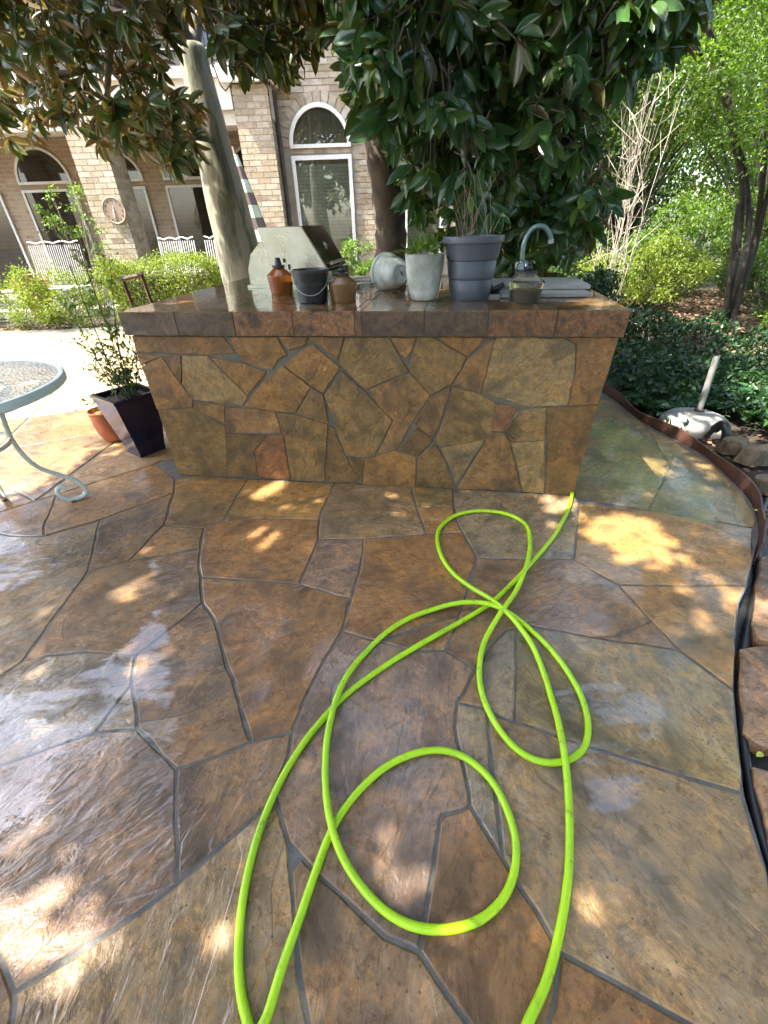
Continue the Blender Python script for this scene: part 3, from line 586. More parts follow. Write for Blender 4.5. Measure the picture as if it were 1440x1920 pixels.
# bucket
P = on_top(585, 570, .075); R = .093; o = thing('bucket', 'black plastic bucket with wire handle between the two torches', 'bucket', P)
part('body', lathe([(0, 0), (R*.76, 0), (R*.79, .004), (R*.89, .084), (R*.925, .085), (R*.93, .094), (R*.90, .097), (R*.96, .138), (R*1.0, .139), (R*1.0, .15), (R*.95, .15), (R*.88, .1), (0, .098)], 36, P), MT['black'], o)
th = np.linspace(0, math.pi, 24); arc = np.stack([-R*1.0*np.cos(th), -R*.96*np.sin(th)-.004, .135-.095*np.sin(th)], 1)
part('handle', tube(P+arc, .0022, 6), MT['greymetal'], o, True)
part('charcoal', lathe([(0, .142), (R*.5, .14), (R*.8, .132), (R*.93, .12)], 18, P), MT['concrete'], o)
# wire grate resting on the tray
o = thing('grill_grate', 'round wire cooking grate leaning behind the brown torch', 'grate', cp(1.17, .85, CH+.045)); c = cp(1.17, .85, CH+.047)
th = np.linspace(0, 2*math.pi, 49); part('rim', tube(c+np.stack([.2*np.cos(th), .17*np.sin(th), .012*np.cos(th)], 1), .0045, 6, False), MT['greymetal'], o)
for i in range(13):
    t = -.17+i*.34/12; h_ = .165*math.sqrt(max(0, 1-(t/.2)**2)); part('bar', tube([c+np.array([t, -h_, .06*t]), c+np.array([t, h_, .06*t])], .003, 5), MT['greymetal'], o)
part('foot', join([cbox(1.02, 1.05, .7, .98, CH, CH+.03), cbox(1.28, 1.31, .7, .98, CH, CH+.05)]), MT['greymetal'], o)
# pots
P = on_top(797, 566, .075); R = .099; o = thing('white_pot', 'upright off-white plastic pot with green seedlings beside the charcoal pot', 'pot', P, 'white pots on the counter')
part('body', lathe([(0, 0), (.055, 0), (.066, .008), (.078, .045), (.0775, .047), (.0785, .05), (.09, .12), (R*.97, .2), (R, .204), (R*.95, .204), (R*.88, .17), (0, .168)], 40, P), MT['whitepot'], o, True)
part('compost', lathe([(0, .172), (.05, .174), (R*.89, .172)], 16, P), MT['soil'], o)
q = rng.uniform(-1, 1, (60, 2))*.07; LP = P+np.c_[q, np.full(60, .175)]; LD = nrm(np.c_[q*8+rng.normal(0, .4, (60, 2)), rng.uniform(.2, .9, 60)]); LP = LP+LD*rng.uniform(0, .06, (60, 1))+[0, 0, .02]
v_, f_ = leaves(LP, LD, np.tile([0, 0, 1.], (60, 1)), rng.uniform(.035, .07, 60), .026); part('seedlings', (v_, f_), MT['lfbright'], o)['kind'] = 'stuff'
ax = nrm(np.array([.42, -.80, .02])); P = on_top(742, 552, .09)+np.array([0, .05, .092]); o = thing('white_pot', 'off-white plastic pot tipped on its side showing its stained base', 'pot', on_top(742, 552, .09), 'white pots on the counter')
V = lathe([(0, .007), (.040, .007), (.042, 0), (.05, 0), (.054, .004), (.074, .03), (.086, .075), (.0845, .078), (.087, .082), (.096, .15), (.104, .152), (.104, .172), (.097, .172), (.085, .1), (0, .1)], 44, (0, 0, 0), -ax)
part('body', (V[0]+P+ax*.07, V[1]), MT['whitepot'], o, True)
for dx, dz, r_ in ((.008, .004, .005), (.014, -.006, .004), (-.004, -.010, .003), (.003, .012, .003)): part('drain_hole', lathe([(0, .0012), (r_, .001), (r_*1.2, 0)], 8, P+ax*.0632+[dx, 0, dz], ax), MT['rust'], o)
P = on_top(887, 565, .11); R = .147; o = thing('nursery_pot', 'large charcoal plastic nursery pot with dry stems on the counter', 'pot', P)
z = .27; part('body', lathe([(0, 0), (R*.66, 0), (R*.68, .005), (R*.745, .085), (R*.728, .088), (R*.732, .092), (R*.765, .095), (R*.825, .165), (R*.808, .168), (R*.812, .172), (R*.85, .175), (R*.92, z-.028), (R*.99, z-.026), (R*1.0, z-.006), (R*.985, z), (R*.93, z), (R*.86, .2), (0, .2)], 48, P), MT['greypot'], o, True)
part('compost', lathe([(0, .235), (.06, .236), (R*.9, .232)], 16, P), MT['soil'], o)
tw = []
for i in range(24):
    q = rng.uniform(-1, 1, 2)*.09; hh = rng.uniform(.04, .3); ln_ = rng.normal(0, .28, 2); tw.append(tube(spline([P+np.array([*q, .23]), P+np.array([*(q+ln_*hh*.4), .23+hh*.5]), P+np.array([*(q+ln_*hh), .23+hh])], 3), np.linspace(.0015, .0007, 7), 4))
part('dry_stems', join(tw), MT['twig'], o)['kind'] = 'stuff'
# faucet, crystal knob, sink boards
bp = cp(2.06, .72, CH); o = thing('faucet', 'tall gooseneck faucet with greenish pipe over the covered sink', 'faucet', bp); Yb = bp[1]
path = spline([bp+np.array([0, 0, 0]), dy(977, 520, Yb), dy(979, 480, Yb), dy(984, 452, Yb), dy(993, 434, Yb), dy(1008, 424, Yb), dy(1022, 427, Yb), dy(1030, 438, Yb), dy(1033, 449, Yb)], 6)
part('spout', tube(path, .0125, 12), MT['faucet'], o, True); part('aerator', tube([path[-1], path[-1]+np.array([.002, 0, -.018])], .015, 12), MT['greymetal'], o); part('base_flange', lathe([(0, .03), (.02, .03), (.026, .008), (.034, 0)], 20, bp), MT['faucet'], o)
bp = cp(2.0, .5, CH); o = thing('glass_jar', 'cut glass jar standing at the foot of the faucet', 'jar', bp)
part('body', lathe([(0, .004), (.034, .004), (.04, .03), (.044, .07), (.03, .095), (.038, .12), (.03, .15), (.012, .158), (.011, .145), (.026, .12), (.02, .095), (.036, .07), (.032, .012), (0, .012)], 12, bp), MT['crystal'], o)
o = thing('sink_cover', 'grey boards laid over the sink at the right end of the counter', 'boards', cp(2.1, .6, CH))
for a0, a1, bb0, bb1, z0, z1 in ((1.86, 2.36, .50, .88, .022, .04), (1.90, 2.33, .36, .56, .003, .019)): part('board', cbox(a0, a1, bb0, bb1, CH+z0, CH+z1), MT['board'], o)
part('sink_rim', join([cbox(1.84, 2.35, .40, .415, CH, CH+.012), cbox(1.84, 2.35, .9, .915, CH, CH+.012), cbox(1.84, 1.855, .415, .9, CH, CH+.012), cbox(2.335, 2.35, .415, .9, CH, CH+.012)]), MT['greymetal'], o)
o = thing('spray_handle', 'black hose sprayer lying beside the charcoal pot', 'sprayer', cp(1.9, .47, CH)); q = cp(1.87, .45, CH)
part('grip', tube(spline([q+np.array([-.06, 0, .018]), q+np.array([0, .01, .03]), q+np.array([.05, .02, .05])], 5), [.012]*6+[.014]*5, 10), MT['black'], o, True)
part('nozzle', tube([q+np.array([-.012, -.01, .035]), q+np.array([-.05, -.02, .085])], .01, 8), MT['iron'], o)
# ------------------------------------------------------------------ planters left of the counter
corn = [g(168, 740, .40), g(213, 756, .40)]; ftop = corn[1][:2]; e1 = nrm(corn[0][:2]-ftop)*.30; e2 = np.array([e1[1], -e1[0]]); e2 = e2 if e2[0] > 0 else -e2
ctop = ftop+(e1+e2)/2; fbot = g(266, 862)[:2]; cbot = np.array([ctop[0]*.35+(fbot+(e1+e2)/2*.62)[0]*.65, ctop[1]*.35+(fbot+(e1+e2)/2*.62)[1]*.65])
o = thing('square_planter', 'tall dark blue glazed square planter against the counter end', 'planter', (*cbot, 0))
lev = [(0, .60), (.04, .62), (.12, .70), (.22, .82), (.32, .93), (.375, .985), (.38, 1.03), (.40, 1.03)]
V = []; F = []
def sq(c, s, z): return [(c[0]+(x*e1[0]+y*e2[0])*s/2, c[1]+(x*e1[1]+y*e2[1])*s/2, z) for x, y in ((-1, -1), (1, -1), (1, 1), (-1, 1))]
for z, s_ in lev: V += sq(cbot+(ctop-cbot)*min(1, z/.38), s_, z)
V += sq(ctop, .88, .40)+sq(ctop, .86, .36); n = len(lev)+2
for i in range(n-1): F += [(i*4+j, i*4+(j+1) % 4, i*4+4+(j+1) % 4, i*4+4+j) for j in range(4)]
F += [(3, 2, 1, 0), tuple(range((n-1)*4, n*4))]
part('body', (np.array(V), F), MT['blueglaze'], o); part('soil', (np.array(sq(ctop, .84, .365)), [(0, 1, 2, 3)]), MT['soil'], o)
# nandina-like shrub growing in it: cane stems, fine leaves
sh = thing('potted_shrub', 'leggy green shrub growing in the dark blue planter', 'shrub', (*ctop, .36)); tw = []; LP = []; LD = []; b = np.array([*ctop, .36])
tips = [(130, 420), (175, 545), (150, 600), (205, 480), (250, 560), (215, 615), (140, 640), (190, 660), (240, 660), (265, 600), (160, 690), (120, 560), (270, 680), (225, 700), (90, 390)]
for i, t in enumerate(tips):
    e = dy(t[0], t[1], ctop[1]+rng.uniform(-.12, .22)); s0 = b+np.array([*rng.uniform(-.06, .06, 2), 0]); md = (s0*.55+e*.45)+np.array([*rng.normal(0, .02, 2), .05])
    pth = spline([s0, md, e], 8); tw.append(tube(pth, np.linspace(.0042, .0012, len(pth)), 5))
    for k in range(3, len(pth)):
        for _ in range(2 if i % 2 else 1):
            d_ = nrm(rng.normal(0, 1, 3)+np.array([0, 0, .15])); L = rng.uniform(.03, .12); tw.append(tube([pth[k], pth[k]+d_*L], .0008, 3)); nl = rng.randint(2, 6)
            for m_ in range(nl): LP.append(pth[k]+d_*L*(m_+1)/nl); LD.append(nrm(d_+rng.normal(0, .7, 3)))
part('stems', join(tw), MT['bark_dark'], sh); LP = np.array(LP); LD = np.array(LD); n = len(LP)
near = rng.permutation(n)
v_, f_ = leaves(LP[near[250:]], LD[near[250:]], rng.normal(0, .5, (n-250, 3))+[0, 0, 1.], rng.uniform(.022, .042, n-250), .014); part('foliage', (v_, f_), MT['lfmid'], sh)['kind'] = 'stuff'
lm = None
for k in near[:250]:
    D, S_, N_ = frames(LD[k][None], (rng.normal(0, .5, 3)+[0, 0, 1.])[None])
    if lm is None:
        lm = bpy.data.meshes.new('leaf'); T6 = np.array([(0, 0, 0), (.3, .2, .03), (.7, .16, .01), (1, 0, -.08), (.7, -.16, .01), (.3, -.2, .03)]); lm.from_pydata([tuple(x) for x in T6], [], [(0, 1, 2, 3), (0, 3, 4, 5)]); lm.materials.append(MT['lfmid'])
    l_ = bpy.data.objects.new('leaf', lm); L = rng.uniform(.03, .05); m4 = Matrix(np.c_[np.r_[np.c_[D[0], S_[0], N_[0]]*L, [[0, 0, 0]]], [*(LP[k]-np.array(sh.location)), 1]].tolist()); l_.matrix_basis = m4; link(l_, sh)
# terracotta pot with a small plant, and a mauve pot behind the planter
P = g(207, 832)+np.array([0, .085, 0]); o = thing('clay_pot', 'glossy terracotta pot half hidden behind the dark blue planter', 'pot', P)
part('body', lathe([(0, 0), (.062, 0), (.078, .02), (.098, .08), (.105, .14), (.102, .2), (.112, .225), (.105, .23), (.095, .2), (0, .2)], 36, P), MT['terracotta'], o, True)
LP = P+np.c_[rng.normal(0, .05, (90, 2)), rng.uniform(.2, .34, 90)]; LD = rdir(90)+[0, 0, .4]
pl = thing('small_plant', 'small leafy plant growing in the terracotta pot', 'plant', P+[0, 0, .2]); part('foliage', leaves(LP, LD, rng.normal(0, .5, (90, 3))+[0, 0, 1.], .035, .018), MT['lfbright'], pl)['kind'] = 'stuff'
part('stems', join([tube([P+[0, 0, .19], q], .0015, 4) for q in LP[::6]]), MT['twig'], pl)
P = np.array([-1.52, 3.25, 0]); o = thing('mauve_pot', 'mauve glazed pot standing behind the shrub by the counter end', 'pot', P); part('body', lathe([(0, 0), (.1, 0), (.12, .05), (.15, .25), (.165, .33), (.155, .335), (.14, .3), (0, .29)], 32, P), plain('mauve_glaze', (.2, .13, .13), .35), o, True)
# rusty square-tube hoop behind the counter end
Yh = 4.3; o = thing('metal_hoop', 'rusty square metal hoop standing behind the counter end', 'metal frame', (dy(262, 575, Yh)[0], Yh, 0))
pts = [dy(*p, Yh) for p in [(281, 566), (265, 514), (230, 524), (249, 580)]]; q0 = pts[0].copy(); q0[2] = -.05; q3 = pts[3].copy(); q3[2] = -.05; q0[0] += .06; q3[0] += .06
for a_, b_ in ((q0, pts[1]), (pts[1]+[.012, 0, 0], pts[2]-[.012, 0, 0]), (pts[2], q3)): part('tube', tube([a_, b_], .0165, 4), MT['rust'], o)
# ------------------------------------------------------------------ patio table, left edge
tc = np.array([-2.008, 1.864]); TR = .541; TZ = .72; o = thing('patio_table', 'round pale green metal patio table with rippled glass top and scroll legs', 'table', (*tc, 0))
part('rim', lathe([(TR-.028, TZ-.004), (TR-.022, TZ), (TR-.004, TZ), (TR, TZ-.005), (TR, TZ-.035), (TR-.006, TZ-.04), (TR-.028, TZ-.036), (TR-.028, TZ-.004)], 72, (*tc, 0)), MT['greenpaint'], o, True)
part('glass_top', lathe([(0, TZ-.003), (TR-.027, TZ-.003), (TR-.027, TZ-.009), (0, TZ-.009)], 72, (*tc, 0)), MT['ripple'], o)
foot = g(146, 938)[:2]; d0 = nrm(foot-tc); rf = np.linalg.norm(foot-tc); a0 = math.atan2(d0[1], d0[0])
prof = [(.30, TZ-.045), (.245, .62), (.223, .557), (.207, .436), (.218, .328), (.253, .243), (.314, .179), (.37, .121), (.396, .055), (.385, .022), (.345, .013), (.30, .025), (.272, .065), (.277, .10), (.30, .106), (.312, .092)]
for aa in (a0, a0+1.46, a0-2.42):
    aa = aa; u = np.array([math.cos(aa), math.sin(aa), 0]); P3 = [np.array([*tc, 0])+u*r_+np.array([0, 0, z_]) for r_, z_ in prof]
    part('leg', tube(spline(P3, 6), .0115, 10), MT['greenpaint'], o, True); part('foot_cap', lathe([(0, 0), (.013, 0), (.013, .006), (0, .006)], 12, np.array([*tc, 0])+u*(rf-.02)), MT['black'], o)
th = np.linspace(0, 2*math.pi, 49); part('support_ring', tube(np.array([*tc, TZ-.05])+.30*np.stack([np.cos(th), np.sin(th), 0*th], 1), .009, 8, False), MT['greenpaint'], o, True); part('ring', tube(np.array([*tc, .436])+.207*np.stack([np.cos(th), np.sin(th), 0*th], 1), .009, 8, False), MT['greenpaint'], o, True)
# ------------------------------------------------------------------ hose
HP = [(1073,922),(1066,955),(1040,1005),(1000,1054),(960,1097),(925,1130),(880,1160),(800,1205),(730,1247),(660,1297),(618,1338),(568,1400),(520,1482),(482,1580),(457,1690),(449,1800),(456,1880),(474,1945),(480,1995),(455,2030),(425,2010),(440,1970),(490,1945),(508,1905),(530,1825),(560,1735),(590,1645),(625,1555),(670,1490),(730,1437),(800,1411),(860,1418),(915,1460),(950,1522),(967,1590),(957,1660),(920,1713),(865,1741),(800,1745),(740,1724),(680,1670),(637,1600),(616,1520),(611,1440),(617,1380),(635,1312),(660,1262),(700,1212),(750,1172),(810,1147),(870,1138),(930,1147),(990,1182),(1040,1232),(1080,1292),(1099,1345),(1099,1392),(1080,1420),(1040,1434),(990,1424),(945,1385),(910,1325),(898,1270),(906,1212),(935,1162),(965,1117),(985,1070),(993,1020),(985,987),(950,967),(900,961),(855,969),(826,991),(820,1020),(836,1062),(880,1107),(930,1142),(970,1182),(1005,1232),(1035,1322),(1055,1432),(1065,1550),(1063,1650),(1045,1760),(1020,1850),(985,1925),(960,2000)]
HR = .0096; H2 = np.array([g(*p)[:2] for p in HP]); H2 = spline(H2, 10)
seg = np.r_[0, np.cumsum(np.linalg.norm(np.diff(H2, axis=0), axis=1))]; ss = np.arange(0, seg[-1], .012); H2 = np.c_[np.interp(ss, seg, H2[:, 0]), np.interp(ss, seg, H2[:, 1])]
for _ in range(3): H2[1:-1] = .25*H2[:-2]+.5*H2[1:-1]+.25*H2[2:]
zz = np.full(len(H2), HR); 
for i in range(len(H2)):
    d_ = np.linalg.norm(H2[:max(0, i-12)]-H2[i], axis=1)
    if len(d_):
        j = np.argmin(d_)
        if d_[j] < 2.1*HR: zz[i] = max(zz[i], zz[j]+2.05*HR)
lift = zz-HR; sm = lift.copy()
for i in np.where(lift > 0)[0]:
    for k in range(-14, 15):
        if 0 <= i+k < len(sm): sm[i+k] = max(sm[i+k], lift[i]*(1-(abs(k)/15.)**1.3))
hz = HR+.0015+sm; o = tag(mk('garden_hose', *tube(np.c_[H2, hz], HR, 12), MT['hose'], None, True), 'lime green garden hose looped across the wet flagstones', 'hose')
# ------------------------------------------------------------------ edging, umbrella base, small things on the right
V = []; F = []
EP = np.concatenate([EDGE, [g(1416, 1040)[:2]]]); n = len(EP); tdir = nrm(np.gradient(EP, axis=0)); nd = np.c_[-tdir[:, 1], tdir[:, 0]]
for i in range(n):
    hgt = .058+.012*math.sin(i*.45); lean = .012*math.sin(i*.4)
    for q, z in ((EP[i]+nd[i]*.006, -.06), (EP[i]+nd[i]*(.006+lean), hgt), (EP[i]+nd[i]*(.014+lean), hgt), (EP[i]+nd[i]*.014, -.06)): V.append((*q, z))
for i in range(n-1): F += [(i*4+j, i*4+(j+1) % 4, i*4+4+(j+1) % 4, i*4+4+j) for j in range(4)]
F += [(0, 1, 2, 3), tuple(range(4*n-4, 4*n))[::-1]]
tag(mk('bed_edging', V, F, MT['edging'], None, False), 'wavy brown metal edging strip along the fern bed', 'edging')
P = np.array([2.36, 2.985, -.045]); o = thing('umbrella_base', 'weathered white round umbrella base with grey tube among the ferns', 'umbrella base', P)
V, F = lathe([(0, .105), (.035, .105), (.045, .098), (.12, .085), (.19, .06), (.225, .03), (.232, .012), (.232, -.02), (0, -.02)], 48, P)
part('disc', (V, F), MT['concrete'], o, True); part('flange', lathe([(.03, .1), (.036, .1), (.036, .112), (.022, .116)], 24, P), MT['rust'], o); lean = np.array([-.03, 0, .46])
part('tube', tube([P+[0, 0, .1], P+lean+[0, 0, .04]], .0205, 20, False), MT['greymetal'], o, True); part('tube_lining', tube([P+[0, 0, .12], P+lean+[0, 0, .038]], .0175, 20), MT['iron'], o)
q = g(1345, 818, .0); o = thing('black_pipe_end', 'black plastic pipe end poking up behind the edging', 'pipe', q)
part('elbow', tube(spline([q+[-.03, .06, -.03], q+[-.01, .03, .05], q+[.01, .0, .085], q+[.03, -.03, .03], q+[.035, -.035, -.05]], 5), [.018]*6+[.028]*15, 14), MT['black'], o, True)
part('rib', tube([q+[-.012, .035, .035], q+[-.004, .02, .065]], .03, 14), MT['black'], o)
dp = spline([(*g(1437, 930)[:2], -.02), (*g(1420, 985)[:2], -.03), (*g(1424, 1060)[:2], -.035), (*g(1400, 1180)[:2], -.03), (*g(1388, 1290)[:2], -.03), (*g(1400, 1420)[:2], -.03), (*g(1430, 1560)[:2], -.03), (*g(1480, 1700)[:2], -.03)], 8)
tag(mk('drip_line', *tube(dp+np.array([.012, 0, 0]), .012, 8), MT['black'], None, True), 'black irrigation tube lying in the gap beside the patio', 'tube')
def fallen(x, y, L, m, lab, ang, z=.004):
    p = g(x, y, z); D = np.array([[math.cos(ang), math.sin(ang), .05]]); v_, f_ = leaves(p[None], D, np.array([[0, 0, 1.]]), L, L*.5, BIG, BIG_F)
    tag(mk('fallen_leaf', v_-p, f_, m, None, True, None), lab, 'leaf', 'fallen leaves').location = tuple(p)
fallen(1412, 955, .06, MT['yleaf'], 'yellow leaf caught at the bend of the brown edging', -1.1, .006)
fallen(1418, 1418, .03, MT['yleaf'], 'small yellow leaf in the gap beside the middle stepping stone', .3, -.012)
# ------------------------------------------------------------------ brick house
house = empty('brick_house', 'tan brick house with arched windows and a white-trimmed porch', 'house'); house.location = (-2, 9.6, 0)
def hp(name, VF, m, parent=None, smooth=False): return part(name, VF, m, parent or house, smooth)
YW, YC, YB = 9.6, 9.2, 12.2
BRICKS = []
def lay(x0, x1, z0, z1, y, skip=None, depth=.009, bw=.2, bh=.068, j=.011, axis='x'):
    r = 0; z = z0
    while z+bh <= z1+.001:
        x = x0-(0 if r % 2 == 0 else (bw+j)/2)
        while x < x1-.02:
            a_, b_ = max(x, x0), min(x+bw, x1)
            if b_-a_ > .03 and not (skip and skip((a_+b_)/2, z+bh/2, (b_-a_)/2)): BRICKS.append((a_, b_, z, z+bh, y, depth, axis))
            x += bw+j
        z += bh+j; r += 1
def arch_in(x, z, hw, wx0, wx1, zs, pad=0.):
    cx_ = (wx0+wx1)/2; R = (wx1-wx0)/2+pad
    return (z >= zs and (max(0, abs(x-cx_)-hw*.5))**2+(z-zs)**2 < R*R)
WX0, WX1, ZB, ZT, ZS, = -1.40, -.36, .62, 2.28, 2.40
def rowlock(cx_, zs, R, y, m):
    for k in range(15):
        t0 = math.pi*(k+.07)/15; t1 = math.pi*(k+.93)/15
        base = [(cx_+r_*math.cos(t), y, zs+r_*math.sin(t)) for r_, t in ((R, t0), (R+.17, t0), (R+.17, t1), (R, t1))]
        hp('arch_brick', prism(base, (0, -.014, 0)), m, wall)
wall = hp('wall', box((-1.62, YW, -.1), (1.9, YW+.25, 6.2)), MT['brickmortar'])
def skipw(x, z, hw):
    if WX0-hw-.02 < x < WX1+hw+.02 and (ZB-.1 < z < ZT+.02): return True
    if arch_in(x, z, hw, WX0, WX1, ZS, .18) and z > ZS-.05: return True
    if WX0-hw-.02 < x < WX1+hw+.02 and ZT+.02 <= z < ZS+.02: return True
    if .52-hw < x < 1.3+hw and .5 < z < 2.3: return True
    return False
lay(-1.6, 1.88, 0, 5.6, YW, skipw)
rowlock((WX0+WX1)/2, ZS, (WX1-WX0)/2+.012, YW, MT['brick'])
for k in range(5): hp('soldier_brick', box((WX0+k*.21, YW-.012, ZT+.03), (WX0+k*.21+.198, YW, ZS-.03)), MT['brick'], wall)
# tall window with arched light above
def ring(cx_, zs, R0, R1, y0, y1, n=28):
    th = np.linspace(0, math.pi, n); V = []; F = []
    for t in th:
        for r_, y in ((R0, y0), (R1, y0), (R1, y1), (R0, y1)): V.append((cx_+r_*math.cos(t), y, zs+r_*math.sin(t)))
    for i in range(n-1): F += [(i*4+j, i*4+4+j, i*4+4+(j+1) % 4, i*4+(j+1) % 4) for j in range(4)]
    return np.array(V), F+[(0, 1, 2, 3), tuple(range(4*n-4, 4*n))[::-1]]
def fan(cx_, zs, R, y, n=28):
    th = np.linspace(0, math.pi, n); return np.array([(cx_+R*math.cos(t), y, zs+R*math.sin(t)) for t in th]), [tuple(range(n))]
def rectframe(x0, x1, z0, z1, y0, y1, w):
    return join([box((x0, y0, z0), (x0+w, y1, z1)), box((x1-w, y0, z0), (x1, y1, z1)), box((x0+w, y0, z1-w), (x1-w, y1, z1)), box((x0+w, y0, z0), (x1-w, y1, z0+w))])
def window(x0, x1, z0, z1, zs, y, blind, w=.06, deep=.12, arch=True):
    wn = hp('window', rectframe(x0, x1, z0, z1, y-.03, y+.06, w), MT['white'])
    part('pane', (np.array([(x0+w, y-.004, z0+w), (x1-w, y-.004, z0+w), (x1-w, y-.004, z1-w), (x0+w, y-.004, z1-w)]), [(0, 1, 2, 3)]), MT['pane' if blind else 'pane2'], wn)
    if blind:
        n = int((z1-z0-2*w)/.055); part('blind', join([box((x0+w, y+.022, z0+w+i*.055), (x1-w, y+.034, z0+w+i*.055+.05)) for i in range(n)]), MT['blind'], wn)['kind'] = 'stuff'
    else: part('room_shade', (np.array([(x0+w, y+.05, z0+w), (x1-w, y+.05, z0+w), (x1-w, y+.05, z1-w), (x0+w, y+.05, z1-w)]), [(0, 1, 2, 3)]), MT['room_shade'], wn)
    if arch:
        cx_ = (x0+x1)/2; R = (x1-x0)/2
        fl = hp('arched_window', join([ring(cx_, zs, R-w, R, y-.03, y+.06), box((x0, y-.03, zs-.05), (x1, y+.06, zs))]), MT['white'])
        part('pane', fan(cx_, zs, R-w, y-.004), MT['pane' if blind else 'pane2'], fl)
        part('blind' if blind else 'room_shade', fan(cx_, zs, R-w, y+.04), MT['blind'] if blind else MT['room_shade'], fl)
window(WX0, WX1, ZB, ZT, ZS+.03, YW-.03, True)
window(.55, 1.28, .55, 2.2, 0, YW-.03, True, .06, .12, False)
hp('window_sill', box((WX0-.05, YW-.09, ZB-.06), (WX1+.05, YW, ZB)), MT['cream'])
# porch: columns, beam, fascia, back wall
def column(x0, x1, y0, y1, h, ind):
    c_ = hp('column', box((x0+.012, y0+.012, -.1), (x1-.012, y1, h)), MT['brickmortar'])
    lay(x0, x1, 0, h-.01, y0+.012, None, .005)
    lay(y0+.015, y1, 0, h-.01, x1-.012, None, .005, axis='y')
    return c_
colr = column(-2.16, -1.60, YC, YW, 3.12, 1)
coll = column(-4.93, -4.35, YC-.05, YC+.55, 3.1, 1)
column(-9.3, -8.7, YC-.05, YC+.55, 3.1, 0)
for x0, x1 in ((-9.4, -4.95), (-4.33, -2.18)):
    hp('fascia_board', box((x0, YC+.02, 2.84), (x1, YC+.07, 3.30)), MT['white']); hp('porch_beam', box((x0, YC+.08, 2.66), (x1, YC+.5, 2.98)), MT['cream'])
    hp('gutter', box((x0, YC-.08, 3.2), (x1, YC+.015, 3.32)), MT['white'])
hp('cornice', join([box((-2.3, YC-.12, 3.13), (-1.44, YC-.02, 3.33)), box((-1.52, YC-.018, 3.13), (-1.42, YW-.03, 3.33))]), MT['white'])
hp('frieze_panel', box((-1.597, YC+.08, 2.72), (-1.585, YW-.06, 3.12)), MT['cream'])
hp('porch_ceiling', box((-9.4, YC+.52, 3.0), (-2.2, YB, 3.08)), MT['cream'])
hp('porch_floor', box((-9.4, YC-.1, -.06), (-1.65, YB, .06)), MT['concrete'])
hp('balcony_floor', box((-9.5, YC-.06, 3.325), (-1.64, YB+.02, 3.42)), MT['roof'])
pb = hp('porch_wall', box((-11, YB, -.1), (-1.5, YB+.2, 6.2)), MT['brickfar'])
hp('side_wall', box((-1.75, YW+.02, -.1), (-1.63, YB-.01, 6.2)), MT['brickfar'])
for x0, x1 in ((-9.7, -8.45), (-7.95, -6.75), (-6.1, -5.15), (-4.7, -3.62), (-3.2, -2.15)):
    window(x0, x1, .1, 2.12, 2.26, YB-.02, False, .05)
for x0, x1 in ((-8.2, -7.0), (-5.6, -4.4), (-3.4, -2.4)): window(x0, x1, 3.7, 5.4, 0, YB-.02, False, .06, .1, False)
rl = [tube([(-9.3, YC+.05, z), (-1.7, YC+.05, z)], .018, 6) for z in (3.52, 4.35)]+[tube([(x, YC+.05, 3.43), (x, YC+.05, 4.35)], .008, 4) for x in np.arange(-9.3, -1.7, .12)]
hp('balcony_railing', join(rl), MT['iron'])
hp('roof', (np.array([(-11.6, YW-.7, 6.1), (2.6, YW-.7, 6.1), (2.6, YB+5, 6.1), (-11.6, YB+5, 6.1), (-8, YB+1.2, 8.3), (-1, YB+1.2, 8.3)]), [(0, 1, 5, 4), (1, 2, 5), (2, 3, 4, 5), (3, 0, 4), (0, 3, 2, 1)]), MT['roof'])
hp('downspout', tube([(-1.56, YW-.06, .1), (-1.56, YW-.06, 3.1)], .035, 6), MT['bark_mag'])
# bricks: the 300 that show largest singly, the others in one mesh
def brick_vf(b):
    a_, e, z0, z1, y, dp_, ax_ = b
    return box((a_, y-dp_, z0), (e, y+.004, z1)) if ax_ == 'x' else box((y-.004, a_, z0), (y+dp_, e, z1))
full = [b for b in BRICKS if b[6] == 'x' and abs(b[1]-b[0]-.2) < .002 and b[5] == .009]
full.sort(key=lambda b: abs(b[0]+.9)+abs(b[2]-2.6)*.8); single = set(full[:300]); bmesh_ = None
for b in single:
    if bmesh_ is None:
        v_, f_ = box((-.1, -.009, -.034), (.1, .004, .034)); v_ = np.array(v_); bmesh_ = bpy.data.meshes.new('brick'); bmesh_.from_pydata([tuple(x) for x in v_], [], f_); bmesh_.materials.append(MT['brick'])
    o = bpy.data.objects.new('brick', bmesh_); o.location = Vector(((b[0]+b[1])/2, b[4]-.001*rng.uniform(0, 3), (b[2]+b[3])/2))-house.location; link(o, wall)
rest = [brick_vf(b) for b in BRICKS if b not in single and b[2] > .5 and b[2] < 4.6]
V = np.concatenate([r_[0] for r_ in rest]); F = (np.arange(len(rest))*8)[:, None, None]+np.array(rest[0][1])[None]
hp('brickwork', (V, F.reshape(-1, 4)), MT['brick'])['kind'] = 'stuff'
